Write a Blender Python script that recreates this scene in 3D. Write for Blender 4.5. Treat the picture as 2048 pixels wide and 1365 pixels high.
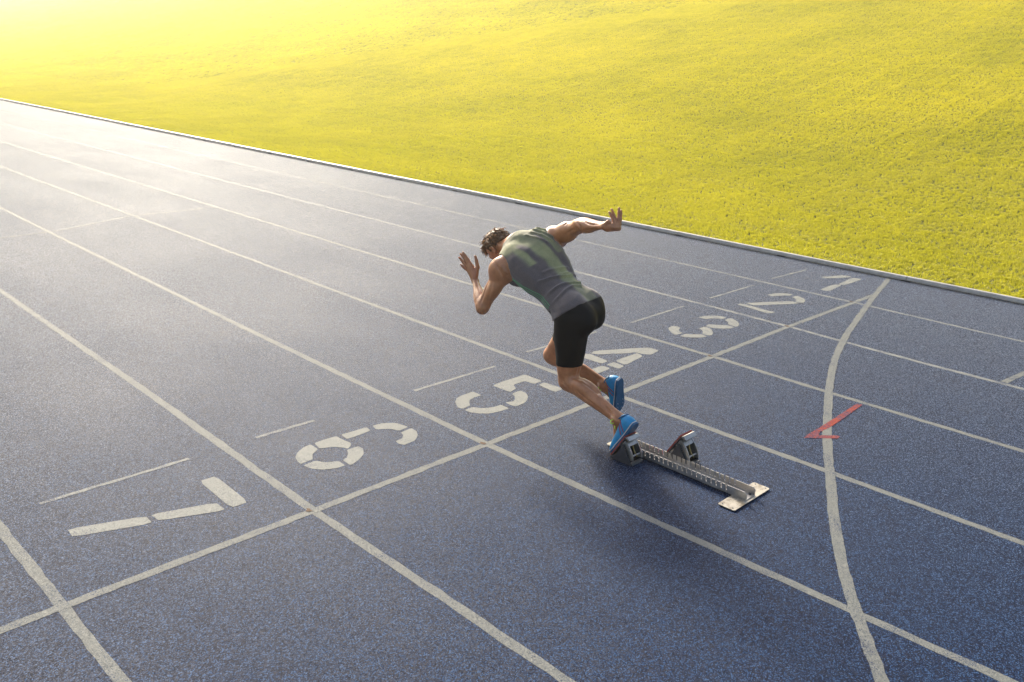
import bpy, bmesh, math, random
import numpy as np
from mathutils import Vector, Matrix

# ------------------------------------------------------------------ clear
for o in list(bpy.data.objects):
    bpy.data.objects.remove(o)
scene = bpy.context.scene
col = scene.collection
rng = np.random.default_rng(7)
random.seed(7)

# ------------------------------------------------------------------ camera
CAM = np.array((3.44631, -9.40849, 2.25872))
YAW, PITCH, ROLL, FPX = 2.352335, 0.324243, 0.033037, 1729.08
cy_, sy_ = math.cos(YAW), math.sin(YAW)
cf = np.array((cy_ * math.cos(PITCH), sy_ * math.cos(PITCH), -math.sin(PITCH)))
r0 = np.array((sy_, -cy_, 0.0)); u0 = np.cross(r0, cf)
cr = r0 * math.cos(ROLL) + u0 * math.sin(ROLL)
cu = -r0 * math.sin(ROLL) + u0 * math.cos(ROLL)
cd = bpy.data.cameras.new('camera')
cam = bpy.data.objects.new('camera', cd)
col.objects.link(cam)
cam.matrix_world = Matrix(((cr[0], cu[0], -cf[0], CAM[0]), (cr[1], cu[1], -cf[1], CAM[1]),
                           (cr[2], cu[2], -cf[2], CAM[2]), (0, 0, 0, 1)))
cd.sensor_width = 36.0
cd.lens = FPX / 2048 * 36
cd.clip_start = 0.05
cd.clip_end = 3000
scene.camera = cam

# ------------------------------------------------------------------ sky and sun
SUN_AZ = math.radians(156)      # direction towards the sun, from +x anticlockwise
SUN_EL = math.radians(28)
world = bpy.data.worlds.new('World'); scene.world = world
world.use_nodes = True
wn = world.node_tree.nodes; wl = world.node_tree.links
wn.clear()
sky = wn.new('ShaderNodeTexSky'); sky.sky_type = 'NISHITA'; sky.sun_disc = False
sky.sun_elevation = SUN_EL
sky.sun_rotation = math.radians(90) - SUN_AZ
sky.air_density = 1.0; sky.dust_density = 4.0; sky.ozone_density = 1.0
bg = wn.new('ShaderNodeBackground'); bg.inputs['Strength'].default_value = 0.12
wo = wn.new('ShaderNodeOutputWorld')
wl.new(sky.outputs[0], bg.inputs[0]); wl.new(bg.outputs[0], wo.inputs[0])
sd = bpy.data.lights.new('sun', 'SUN'); sd.energy = 3.5; sd.angle = math.radians(10.0)
sd.color = (1.0, 0.92, 0.78)
sun = bpy.data.objects.new('sun', sd); col.objects.link(sun)
sdir = Vector((math.cos(SUN_AZ) * math.cos(SUN_EL), math.sin(SUN_AZ) * math.cos(SUN_EL), math.sin(SUN_EL)))
sun.rotation_euler = sdir.to_track_quat('Z', 'Y').to_euler()
sun.location = (-20, 12, 15)
vs = scene.view_settings
vs.view_transform = 'Standard'; vs.look = 'None'; vs.exposure = 1.38; vs.gamma = 1.0
vs.use_curve_mapping = False

# ------------------------------------------------------------------ helpers
def link(o, parent=None):
    col.objects.link(o)
    if parent is not None:
        o.parent = parent
    return o

def mesh_obj(name, verts, faces, mats, parent=None, smooth=False, midx=None):
    me = bpy.data.meshes.new(name)
    me.from_pydata([tuple(v) for v in verts], [], [tuple(f) for f in faces])
    if not isinstance(mats, (list, tuple)):
        mats = [mats]
    for m in mats:
        me.materials.append(m)
    if midx is not None:
        me.polygons.foreach_set('material_index', np.asarray(midx, dtype=np.int32))
    if smooth:
        me.polygons.foreach_set('use_smooth', np.ones(len(me.polygons), dtype=bool))
    me.update()
    o = bpy.data.objects.new(name, me)
    return link(o, parent)

def empty(name, loc=(0, 0, 0), parent=None):
    o = bpy.data.objects.new(name, None)
    o.location = loc
    o.empty_display_size = 0.1
    return link(o, parent)

def tag(o, label, cat, group=None):
    o['label'] = label; o['category'] = cat
    if group:
        o['group'] = group
    return o

class NT:
    """small node-tree helper"""
    def __init__(self, name):
        self.m = bpy.data.materials.new(name); self.m.use_nodes = True
        self.n = self.m.node_tree.nodes; self.l = self.m.node_tree.links
        self.n.clear()
        self.out = self.n.new('ShaderNodeOutputMaterial')
    def node(self, t, **kw):
        nd = self.n.new(t)
        for k, v in kw.items():
            if k.startswith('i_'):
                key = k[2:].replace('_', ' ')
                nd.inputs[key].default_value = v
            else:
                setattr(nd, k, v)
        return nd
    def link(self, a, b):
        self.l.new(a, b)
    def pos(self, scale=1.0):
        g = self.node('ShaderNodeNewGeometry')
        if scale == 1.0:
            return g.outputs['Position']
        v = self.node('ShaderNodeVectorMath', operation='SCALE'); v.inputs['Scale'].default_value = scale
        self.link(g.outputs['Position'], v.inputs[0])
        return v.outputs[0]
    def noise(self, vec, scale, detail=2.0, rough=0.5, dist=0.0):
        n = self.node('ShaderNodeTexNoise'); n.inputs['Scale'].default_value = scale
        n.inputs['Detail'].default_value = detail; n.inputs['Roughness'].default_value = rough
        n.inputs['Distortion'].default_value = dist
        self.link(vec, n.inputs['Vector'])
        return n.outputs['Fac']
    def ramp(self, fac, stops, interp='LINEAR'):
        r = self.node('ShaderNodeValToRGB'); r.color_ramp.interpolation = interp
        el = r.color_ramp.elements
        while len(el) < len(stops):
            el.new(0.5)
        for e, (p, c) in zip(el, stops):
            e.position = p
            e.color = (*c, 1.0) if len(c) == 3 else c
        self.link(fac, r.inputs[0])
        return r.outputs[0]
    def mix(self, fac, a, b, mode='MIX'):
        m = self.node('ShaderNodeMix', data_type='RGBA', blend_type=mode)
        for val, sock in ((fac, m.inputs['Factor']), (a, m.inputs['A']), (b, m.inputs['B'])):
            s = sock
            if isinstance(val, (int, float)):
                s.default_value = val
            elif isinstance(val, tuple):
                s.default_value = (*val, 1.0)
            else:
                self.link(val, s)
        return m.outputs['Result']
    def math(self, op, a, b=0.0, clamp=False):
        m = self.node('ShaderNodeMath', operation=op, use_clamp=clamp)
        for i, v in enumerate((a, b)):
            if isinstance(v, (int, float)):
                m.inputs[i].default_value = v
            else:
                self.link(v, m.inputs[i])
        return m.outputs[0]
    def maprange(self, v, a, b, c, d):
        m = self.node('ShaderNodeMapRange')
        for i, x in zip((1, 2, 3, 4), (a, b, c, d)):
            m.inputs[i].default_value = x
        self.link(v, m.inputs[0])
        return m.outputs[0]
    def bump(self, h, strength, dist, prev=None):
        b = self.node('ShaderNodeBump'); b.inputs['Strength'].default_value = strength
        b.inputs['Distance'].default_value = dist
        self.link(h, b.inputs['Height'])
        if prev is not None:
            self.link(prev, b.inputs['Normal'])
        return b.outputs[0]
    def bsdf(self, color, rough=0.5, normal=None, **kw):
        p = self.node('ShaderNodeBsdfPrincipled')
        for val, sock in ((color, p.inputs['Base Color']), (rough, p.inputs['Roughness'])):
            if isinstance(val, (int, float)):
                sock.default_value = val
            elif isinstance(val, tuple):
                sock.default_value = (*val, 1.0)
            else:
                self.link(val, sock)
        if normal is not None:
            self.link(normal, p.inputs['Normal'])
        for k, v in kw.items():
            s = p.inputs[k.replace('_', ' ')]
            if hasattr(v, 'links') or hasattr(v, 'is_linked'):
                self.link(v, s)
            else:
                s.default_value = v
        self.link(p.outputs[0], self.out.inputs[0])
        return p

def simple(name, color, rough=0.5, **kw):
    t = NT(name)
    n = t.noise(t.pos(), 60, 3)
    c = t.mix(t.maprange(n, 0.3, 0.7, 0, 1), tuple(x * 0.85 for x in color), tuple(min(1, x * 1.12) for x in color))
    t.bsdf(c, rough, **kw)
    return t.m
# ------------------------------------------------------------------ materials of the ground
def granules(t):
    """crumb-rubber relief: returns (height, per-granule random, cell distance)"""
    p = t.pos()
    v = t.node('ShaderNodeTexVoronoi', feature='F1'); v.inputs['Scale'].default_value = 225.0
    v.inputs['Randomness'].default_value = 1.0
    t.link(p, v.inputs['Vector'])
    rnd = t.node('ShaderNodeSeparateColor'); t.link(v.outputs['Color'], rnd.inputs[0])
    h1 = t.maprange(v.outputs['Distance'], 0.0, 0.7, 1.0, 0.0)
    h = t.math('MULTIPLY', h1, t.maprange(rnd.outputs[0], 0, 1, 0.35, 1.0))
    # every crumb has its own facet direction
    sb = t.node('ShaderNodeVectorMath', operation='SUBTRACT'); t.link(v.outputs['Color'], sb.inputs[0]); sb.inputs[1].default_value = (.5, .5, .5)
    sc_ = t.node('ShaderNodeVectorMath', operation='SCALE'); t.link(sb.outputs[0], sc_.inputs[0]); sc_.inputs['Scale'].default_value = 0.42
    ge = t.node('ShaderNodeNewGeometry')
    ad = t.node('ShaderNodeVectorMath', operation='ADD'); t.link(sc_.outputs[0], ad.inputs[0]); t.link(ge.outputs['Normal'], ad.inputs[1])
    nz = t.node('ShaderNodeVectorMath', operation='NORMALIZE'); t.link(ad.outputs[0], nz.inputs[0])
    t.facet = nz.outputs[0]
    return p, h, rnd.outputs[1], v.outputs['Distance']

def track_material():
    t = NT('blue_rubber_track')
    p, h, rnd, dist = granules(t)
    big = t.noise(p, 0.55, 3, 0.55)
    mid = t.noise(p, 5.0, 3, 0.6)
    c1 = t.mix(rnd, (0.0001, 0.0006, 0.006), (0.0006, 0.011, 0.050))
    c2 = t.mix(t.maprange(mid, 0.35, 0.7, 0, 0.45), c1, (0.003, 0.014, 0.042))
    c3 = t.mix(t.maprange(big, 0.35, 0.72, 0, 0.30), c2, (0.004, 0.015, 0.042))
    c4 = t.mix(t.maprange(rnd, 0.70, 0.90, 0, 1), c3, (0.016, 0.052, 0.130))
    nrm = t.bump(h, 0.35, 0.004, t.facet)
    mp = t.node('ShaderNodeMapping'); mp.inputs['Scale'].default_value = (0.22, 1.5, 1.0); t.link(p, mp.inputs['Vector'])
    streak = t.noise(mp.outputs[0], 1.1, 4, 0.6)
    rough = t.math('ADD', t.maprange(big, 0.3, 0.7, 0.69, 0.73), t.maprange(streak, 0.35, 0.7, -0.012, 0.015))
    t.bsdf(c4, rough, nrm, Specular_IOR_Level=0.145, Sheen_Weight=0.60, Sheen_Roughness=0.20)
    return t.m

def paint_material(name, color, wear):
    t = NT(name)
    p, h, rnd, dist = granules(t)
    big = t.noise(p, 6.0, 4, 0.65)
    fine = t.noise(p, 170.0, 2, 0.6)
    chip = t.math('MULTIPLY', t.math('GREATER_THAN', t.math('ADD', fine, t.maprange(big, 0.3, 0.7, -0.10, 0.14)), wear), 0.85)
    c1 = t.mix(rnd, tuple(x * 0.82 for x in color), color)
    c2 = t.mix(chip, c1, (0.02, 0.034, 0.08))
    nrm = t.bump(h, 0.3, 0.004, t.facet)
    t.bsdf(c2, 0.7, nrm, Specular_IOR_Level=0.11)
    return t.m

M_TRACK = track_material()
M_WHITE = paint_material('white_line_paint', (0.155, 0.16, 0.15), 0.645)
M_FRESH = paint_material('white_stencil_paint', (0.20, 0.205, 0.19), 0.69)
M_FAINT = paint_material('worn_white_paint', (0.19, 0.195, 0.185), 0.60)
M_RED = paint_material('red_spray_paint', (0.26, 0.042, 0.022), 0.52)

# ------------------------------------------------------------------ terrain
KERB_Y = 0.135
def bank(y):
    """height of the grass bank beyond the kerb"""
    y = np.asarray(y, dtype=float)
    s = np.clip((y - 1.0) / 9.0, 0, 1)
    return np.where(y < 1.0, 0.0, np.where(y < 10.0, 0.5 * s * s * 9.0 * 0.20, 0.9 + (y - 10.0) * 0.20 + 0.002 * (y - 10.0) ** 2))

# ground sheet to the horizon
t = NT('dry_ground')
p = t.pos(); n = t.noise(p, 0.8, 5)
t.bsdf(t.mix(n, (0.09, 0.10, 0.05), (0.17, 0.15, 0.09)), 0.95)
M_GROUND = t.m
g = mesh_obj('ground', [(-1200, -1200, -.06), (1200, -1200, -.06), (1200, 1200, -.06), (-1200, 1200, -.06)], [(0, 1, 2, 3)], M_GROUND)
g['kind'] = 'structure'

# running track
track = mesh_obj('running_track', [(-420, -11.2, 0), (70, -11.2, 0), (70, KERB_Y + 0.10, 0), (-420, KERB_Y + 0.10, 0),
                                   (-420, -11.2, -.05), (70, -11.2, -.05), (70, KERB_Y + 0.10, -.05), (-420, KERB_Y + 0.10, -.05)],
                 [(0, 1, 2, 3), (0, 4, 5, 1), (2, 6, 7, 3), (1, 5, 6, 2), (3, 7, 4, 0)], M_TRACK)
track['kind'] = 'structure'

def ribbon(name, pts, width, mat, z=0.0006, step=0.05, jit=0.0022, parent=track):
    """painted line of constant width with slightly uneven edges along a polyline"""
    pts = np.array(pts, dtype=float)
    seg = np.hypot(*np.diff(pts, axis=0).T)
    s = np.concatenate([[0], np.cumsum(seg)])
    n = int(min(900, max(2, s[-1] / step)))
    u = np.linspace(0, s[-1], n + 1)
    x = np.interp(u, s, pts[:, 0]); y = np.interp(u, s, pts[:, 1])
    tx = np.gradient(x); ty = np.gradient(y); L = np.hypot(tx, ty)
    nx, ny = -ty / L, tx / L
    a = width / 2 + rng.normal(0, jit, n + 1); b = width / 2 + rng.normal(0, jit, n + 1)
    V = [(x[i] + nx[i] * a[i], y[i] + ny[i] * a[i], z) for i in range(n + 1)] + \
        [(x[i] - nx[i] * b[i], y[i] - ny[i] * b[i], z) for i in range(n + 1)]
    F = [(i, n + 1 + i, n + 2 + i, i + 1) for i in range(n)]
    return mesh_obj(name, V, F, mat, parent)

LANES = {7: [(-60, -8.55), (-0.8, -8.543), (0.0, -8.54), (9, -8.54)],
         6: [(-60, -7.29), (-5.36, -7.297), (-2.0, -7.308), (0.0, -7.336), (1.0, -7.32), (9, -7.30)],
         5: [(-60, -6.0), (-9.8, -6.06), (-7.86, -6.085), (-2.8, -6.13), (0.0, -6.128), (1.5, -6.094), (2.3, -6.07), (2.86, -6.05), (9, -6.0)],
         4: [(-60, -4.85), (-14.1, -4.872), (-8.1, -4.884), (-0.6, -4.905), (0.7, -4.893), (1.55, -4.88), (9, -4.87)],
         3: [(-60, -3.70), (-1.3, -3.70), (0.0, -3.665), (0.92, -3.68), (9, -3.67)],
         2: [(-60, -2.43), (0.0, -2.432), (0.5, -2.458), (1.2, -2.478), (9, -2.46)],
         1: [(-60, -1.18), (0.0, -1.165), (1.2, -1.194), (9, -1.20)]}
for k, pts in LANES.items():
    o = ribbon('lane_line', pts, 0.05 if k > 1 else 0.042, M_WHITE if k > 2 else M_FAINT)
    if k == 7:
        pass
ribbon('lane_line', [(-60, -9.78), (9, -9.78)], 0.05, M_WHITE)
ribbon('start_line', [(-0.02, -9.76), (-0.005, -8.54), (0.004, -7.34), (0.007, -6.13), (0.003, -3.66), (-0.004, -2.43), (0.02, -0.72)], 0.05, M_WHITE, z=0.0012)
CURVE = [(-0.175, 0.11), (0.066, -0.856), (0.285, -1.66), (0.455, -2.27), (0.684, -2.96), (0.925, -3.54), (1.174, -4.08), (1.42, -4.58),
         (1.598, -4.91), (1.826, -5.335), (2.02, -5.67), (2.187, -5.93), (2.316, -6.11), (2.434, -6.27), (2.55, -6.424), (2.85, -6.85), (3.3, -7.6)]
# densify the curve smoothly (Catmull-Rom)
def catmull(P, m=8):
    P = np.array(P); Q = np.vstack([2 * P[0] - P[1], P, 2 * P[-1] - P[-2]]); out = []
    for i in range(1, len(Q) - 2):
        for tt in np.linspace(0, 1, m, endpoint=False):
            a, b, c, d = Q[i - 1], Q[i], Q[i + 1], Q[i + 2]
            out.append(0.5 * (2 * b + (c - a) * tt + (2 * a - 5 * b + 4 * c - d) * tt ** 2 + (3 * b - a - 3 * c + d) * tt ** 3))
    out.append(P[-1])
    return np.array(out)
ribbon('curved_start_line', catmull(CURVE), 0.056, M_WHITE, z=0.0018)
ribbon('cross_line', [(-7.75, -6.9), (-7.80, -6.04), (-8.25, -4.95), (-8.25, -3.7)], 0.05, M_FAINT, z=0.0012)
ribbon('cross_line', [(1.774, -2.44), (1.90, -1.30)], 0.05, M_WHITE, z=0.0012)
TICKS = [((-0.968, -8.328), (-0.961, -7.543)), ((-0.967, -7.121), (-0.960, -6.72)), ((-0.949, -5.927), (-0.944, -5.157)),
         ((-1.02, -4.74), (-1.0, -3.90)), ((-0.977, -3.46), (-0.984, -2.635)), ((-0.986, -2.188), (-0.981, -1.376)), ((-1.004, -0.963), (-0.964, -0.25))]
for a, b in TICKS:
    ribbon('short_mark', [a, b], 0.028, M_FAINT, z=0.0012, jit=0.002)
DIGITS = {'7':[[(-0.67,-7.622),(-0.666,-7.529),(-0.293,-7.537),(-0.297,-7.632)],[(-0.498,-7.962),(-0.397,-7.664),(-0.292,-7.662),(-0.412,-7.954)],[(-0.623,-8.311),(-0.499,-7.984),(-0.41,-7.988),(-0.533,-8.318)]],'6':[[(-0.583,-7.085),(-0.628,-7.045),(-0.666,-6.982),(-0.677,-6.926),(-0.589,-6.928),(-0.556,-6.989),(-0.496,-7.024),(-0.491,-7.107),(-0.522,-7.105)],[(-0.673,-6.901),(-0.68,-6.846),(-0.675,-6.747),(-0.606,-6.746),(-0.536,-6.735),(-0.506,-6.756),(-0.48,-6.795),(-0.515,-6.808),(-0.56,-6.847),(-0.592,-6.917)],[(-0.475,-6.803),(-0.469,-6.727),(-0.422,-6.728),(-0.362,-6.766),(-0.319,-6.833),(-0.293,-6.905),(-0.378,-6.901),(-0.389,-6.862),(-0.429,-6.83)],[(-0.467,-7.105),(-0.473,-7.024),(-0.414,-6.987),(-0.382,-6.925),(-0.313,-6.927),(-0.314,-6.979),(-0.35,-7.051),(-0.404,-7.093)],[(-0.674,-6.71),(-0.667,-6.657),(-0.663,-6.532),(-0.605,-6.541),(-0.596,-6.633),(-0.598,-6.723)],[(-0.655,-6.492),(-0.65,-6.425),(-0.598,-6.356),(-0.496,-6.33),(-0.489,-6.413),(-0.547,-6.435),(-0.595,-6.506)],[(-0.462,-6.419),(-0.47,-6.33),(-0.414,-6.333),(-0.363,-6.363),(-0.314,-6.422),(-0.305,-6.51),(-0.343,-6.526),(-0.381,-6.521),(-0.388,-6.465),(-0.421,-6.43)]],'5':[[(-0.614,-5.843),(-0.659,-5.785),(-0.67,-5.733),(-0.673,-5.627),(-0.586,-5.625),(-0.587,-5.7),(-0.573,-5.747),(-0.528,-5.79),(-0.501,-5.804),(-0.492,-5.885),(-0.534,-5.889)],[(-0.467,-5.887),(-0.471,-5.815),(-0.411,-5.775),(-0.38,-5.708),(-0.376,-5.642),(-0.297,-5.642),(-0.297,-5.702),(-0.317,-5.8),(-0.362,-5.852),(-0.413,-5.883)],[(-0.387,-5.592),(-0.366,-5.535),(-0.388,-5.497),(-0.428,-5.463),(-0.469,-5.445),(-0.474,-5.359),(-0.413,-5.362),(-0.351,-5.405),(-0.297,-5.486),(-0.288,-5.585),(-0.338,-5.596)],[(-0.67,-5.445),(-0.68,-5.331),(-0.675,-5.217),(-0.679,-5.11),(-0.498,-5.106),(-0.499,-5.197),(-0.583,-5.207),(-0.582,-5.322),(-0.52,-5.353),(-0.5,-5.431),(-0.534,-5.438)],[(-0.465,-5.183),(-0.474,-5.113),(-0.299,-5.099),(-0.295,-5.189),(-0.335,-5.194)]],'4':[[(-0.67,-4.369),(-0.687,-4.298),(-0.547,-4.035),(-0.449,-3.882),(-0.357,-3.889),(-0.337,-4.022),(-0.389,-4.061),(-0.46,-4.072),(-0.477,-4.135),(-0.618,-4.347)],[(-0.689,-4.408),(-0.655,-4.383),(-0.463,-4.405),(-0.458,-4.485),(-0.644,-4.498)],[(-0.434,-4.355),(-0.437,-4.119),(-0.435,-4.075),(-0.358,-4.097),(-0.32,-4.373)],[(-0.421,-4.478),(-0.421,-4.387),(-0.313,-4.393),(-0.301,-4.477)],[(-0.43,-4.683),(-0.43,-4.519),(-0.346,-4.516),(-0.339,-4.69)]],'3':[[(-0.688,-2.845),(-0.679,-2.757),(-0.618,-2.67),(-0.562,-2.633),(-0.509,-2.643),(-0.514,-2.715),(-0.58,-2.765),(-0.61,-2.834)],[(-0.48,-2.726),(-0.491,-2.643),(-0.463,-2.62),(-0.393,-2.66),(-0.336,-2.716),(-0.298,-2.793),(-0.306,-2.823),(-0.365,-2.815),(-0.394,-2.809),(-0.424,-2.753),(-0.461,-2.734)],[(-0.489,-3.018),(-0.504,-2.945),(-0.445,-2.903),(-0.377,-2.839),(-0.304,-2.841),(-0.308,-2.906),(-0.371,-2.984),(-0.424,-3.019)],[(-0.488,-3.128),(-0.491,-3.042),(-0.428,-3.034),(-0.341,-3.124),(-0.308,-3.198),(-0.321,-3.233),(-0.383,-3.233),(-0.413,-3.174),(-0.461,-3.135)],[(-0.472,-3.437),(-0.476,-3.347),(-0.416,-3.303),(-0.381,-3.249),(-0.314,-3.263),(-0.326,-3.324),(-0.363,-3.369),(-0.415,-3.423)],[(-0.653,-3.352),(-0.678,-3.302),(-0.684,-3.24),(-0.645,-3.222),(-0.597,-3.242),(-0.585,-3.288),(-0.544,-3.334),(-0.508,-3.339),(-0.504,-3.391),(-0.511,-3.438),(-0.568,-3.422)]],'2':[[(-0.69,-1.611),(-0.676,-1.513),(-0.62,-1.419),(-0.526,-1.376),(-0.519,-1.46),(-0.568,-1.496),(-0.619,-1.614)],[(-0.48,-1.489),(-0.483,-1.401),(-0.448,-1.396),(-0.371,-1.442),(-0.33,-1.493),(-0.302,-1.583),(-0.325,-1.612),(-0.375,-1.613),(-0.406,-1.538)],[(-0.671,-2.061),(-0.631,-1.998),(-0.499,-1.769),(-0.409,-1.63),(-0.32,-1.63),(-0.348,-1.716),(-0.456,-1.888),(-0.571,-2.082)],[(-0.686,-2.178),(-0.693,-2.113),(-0.652,-2.099),(-0.517,-2.11),(-0.388,-2.124),(-0.312,-2.111),(-0.311,-2.178),(-0.365,-2.211),(-0.572,-2.178)]],'1':[[(-0.699,-0.459),(-0.637,-0.3),(-0.588,-0.188),(-0.536,-0.137),(-0.475,-0.153),(-0.511,-0.264),(-0.625,-0.458)],[(-0.427,-0.598),(-0.456,-0.177),(-0.354,-0.155),(-0.354,-0.577)],[(-0.443,-0.964),(-0.453,-0.676),(-0.426,-0.611),(-0.374,-0.617),(-0.351,-0.945),(-0.388,-0.978)]],'red':[[(1.251,-4.556),(1.243,-4.505),(1.24,-4.291),(1.228,-3.95),(1.219,-3.771),(1.223,-3.73),(1.258,-3.725),(1.26,-3.818),(1.276,-4.052),(1.285,-4.26),(1.277,-4.384),(1.284,-4.427),(1.3,-4.449),(1.308,-4.429),(1.383,-4.353),(1.398,-4.366),(1.399,-4.399),(1.331,-4.474)]]}
def polys(name, plist, mat, z, parent):
    bm = bmesh.new()
    for P in plist:
        vs_ = [bm.verts.new((x, y, z)) for x, y in P]
        f = bm.faces.new(vs_)
        if f.normal.z < 0 or True:
            f.normal_update()
            if f.normal.z < 0:
                f.normal_flip()
    bmesh.ops.triangulate(bm, faces=bm.faces[:])
    me = bpy.data.meshes.new(name); bm.to_mesh(me); bm.free()
    me.materials.append(mat)
    return link(bpy.data.objects.new(name, me), parent)
def roundp(P, amount=0.12):
    """cut every corner a little so that the stencil shapes have no knife-sharp points"""
    out = []
    for i in range(len(P)):
        a, b, c = np.array(P[i - 1]), np.array(P[i]), np.array(P[(i + 1) % len(P)])
        out += [tuple(b + (a - b) * amount), tuple(b + (c - b) * amount)]
    return out
for d in '1234567':
    o = polys('lane_number', [roundp(P) for P in DIGITS[d]], M_FRESH, 0.0012, track)
    o['label'] = 'white stencilled lane number ' + d + ' painted on the blue track'
M_STAIN = paint_material('brown_stain', (0.085, 0.045, 0.022), 0.66)
for x, y in ((-.012, -7.352), (-.012, -6.142), (-.014, -3.675), (-.02, -2.44), (-.01, -1.17)):
    pts = [(x + (.022 + .008 * math.sin(5 * k + x * 90)) * math.cos(k), y + (.014 + .006 * math.cos(3 * k + y * 7)) * math.sin(k)) for k in np.linspace(0, 6.0, 9)]
    polys('stain', [pts], M_STAIN, 0.0030, track)
polys('red_mark', [roundp(P, 0.06) for P in DIGITS['red']], M_RED, 0.0024, track)['label'] = 'red arrow mark sprayed across the curved white line'

# ------------------------------------------------------------------ kerb of aluminium rail sections
t = NT('kerb_aluminium')
p = t.pos(); n1 = t.noise(p, 9, 4, 0.6); n2 = t.noise(p, 90, 2)
c = t.mix(t.maprange(n1, 0.35, 0.7, 0, 1), (0.34, 0.32, 0.29), (0.46, 0.44, 0.40))
c = t.mix(t.maprange(n2, 0.55, 0.75, 0, 0.5), c, (0.16, 0.14, 0.11))
t.bsdf(c, 0.42, None, Metallic=0.15)
M_KERB = t.m
M_DARKRUB = simple('black_rubber', (0.02, 0.02, 0.02), 0.7)
kerb = empty('kerb', (0, KERB_Y, 0))
kerb['kind'] = 'structure'
def kerb_section(L):
    h0, h1, w = 0.012, 0.056, 0.052
    prof = [(0, h0), (-0.003, h0 + .004), (-0.003, h0 + .018), (0.0, h0 + .022), (0.0, h1 - .012), (0.006, h1 - .002), (0.014, h1), (w - .012, h1), (w - .002, h1 - .005), (w, h1 - .014), (w, h0)]
    n = len(prof); V = []; F = []
    for x in (0.003, L - 0.003):
        V += [(x, a, b) for a, b in prof]
    F = [(i, (i + 1) % n, n + (i + 1) % n, n + i) for i in range(n)]
    F += [tuple(range(n))[::-1], tuple(range(n, 2 * n))]
    return V, F
KL = 3.0
V, F = kerb_section(KL)
kme = None
x = 12.0
i = 0
while x > -130:
    if kme is None:
        o = mesh_obj('kerb_rail', V, F, M_KERB, kerb); kme = o.data
    else:
        o = link(bpy.data.objects.new('kerb_rail', kme), kerb)
    o.location = (x + random.uniform(-.002, .002), random.uniform(-.003, .003), random.uniform(-.001, .001))
    o.rotation_euler.z = random.uniform(-.0012, .0012)
    x -= KL
    i += 1
# the foot plates that carry the rail sections at each joint
fp = None; x = 12.0
while x > -60:
    if fp is None:
        vv = [(sx * .05, .004 + sy * .044, z) for z in (0.0, .0118) for sx, sy in ((-1, 0), (1, 0), (1, 1), (-1, 1))]
        vv = [(a, b - .006, c) for a, b, c in vv]
        o = mesh_obj('kerb_foot', vv, [(3, 2, 1, 0), (4, 5, 6, 7), (0, 1, 5, 4), (1, 2, 6, 5), (2, 3, 7, 6), (3, 0, 4, 7)], M_DARKRUB, kerb); fp = o.data
    else:
        o = link(bpy.data.objects.new('kerb_foot', fp), kerb)
    o.location = (x, 0, 0.0)
    x -= 1.5
# a straight far run of the same rail, too distant to show its joints
V, F = kerb_section(270)
o = mesh_obj('kerb_rail', V, F, M_KERB, kerb); o.location = (-130 + 3 - 270, 0, 0)
# ------------------------------------------------------------------ infield: soil sheet and grass
t = NT('turf_soil')
p = t.pos(); n = t.noise(p, 3.0, 5, 0.6); n2 = t.noise(p, 40.0, 3)
c = t.mix(t.maprange(n, 0.3, 0.7, 0, 1), (0.05, 0.06, 0.006), (0.10, 0.10, 0.010))
c = t.mix(t.maprange(n2, 0.4, 0.8, 0, .8), c, (0.03, 0.04, 0.008))
t.bsdf(c, 0.95)
M_SOIL = t.m
ys = np.concatenate([np.linspace(KERB_Y + 0.045, 1.0, 6), np.linspace(1.6, 12, 20), np.linspace(13, 100, 30)])
xs = np.concatenate([np.linspace(-420, -80, 18), np.linspace(-78, 30, 55), [70]])
X, Y = np.meshgrid(xs, ys, indexing='ij')
lump = 0.0 * np.sin(X * .31 + Y * .2) * np.sin(Y * .37 - X * .11) * np.clip((Y - 2) / 6, 0, 1)
Zt = bank(Y) - 0.004 - 0.035 * np.clip((Y - 0.6) / 1.5, 0, 1)
def bank_xy(x, y):
    return bank(y) + 0.0 * np.sin(x * .31 + y * .2) * np.sin(y * .37 - x * .11) * np.clip((y - 2) / 6, 0, 1) - 0.004
V = np.stack([X, Y, Zt], -1).reshape(-1, 3)
nx_, ny_ = X.shape
F = [(i * ny_ + j, (i + 1) * ny_ + j, (i + 1) * ny_ + j + 1, i * ny_ + j + 1) for i in range(nx_ - 1) for j in range(ny_ - 1)]
o = mesh_obj('infield', V, F, M_SOIL, smooth=True); o['kind'] = 'structure'

t = NT('grass_blade')
at = t.node('ShaderNodeAttribute', attribute_name='tint')
oi = t.node('ShaderNodeObjectInfo')
p = t.pos(); big = t.noise(p, 0.22, 3, 0.6); sm = t.noise(p, 2.2, 3, 0.6)
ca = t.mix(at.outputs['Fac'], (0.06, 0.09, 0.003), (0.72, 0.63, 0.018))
ca = t.mix(t.maprange(sm, 0.35, 0.7, 0, .45), ca, (0.60, 0.53, 0.014))
mp = t.node('ShaderNodeMapping'); mp.inputs['Rotation'].default_value = (0, 0, math.radians(-28)); mp.inputs['Scale'].default_value = (0.10, 1.0, 1.0); t.link(p, mp.inputs['Vector'])
mow = t.noise(mp.outputs[0], 0.55, 4, 0.6)
ca = t.mix(t.maprange(mow, 0.42, 0.66, 0, .22), ca, (0.24, 0.26, 0.008))
ca = t.mix(t.maprange(big, 0.35, 0.7, 0, .5), ca, (0.66, 0.56, 0.018))
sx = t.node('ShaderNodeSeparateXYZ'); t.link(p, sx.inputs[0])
ca = t.mix(t.maprange(sx.outputs['Y'], 0.2, 14.0, 0.60, 0.0), ca, (0.20, 0.205, 0.008))      # darker olive blade tint towards the kerb, fading out up the bank
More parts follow.
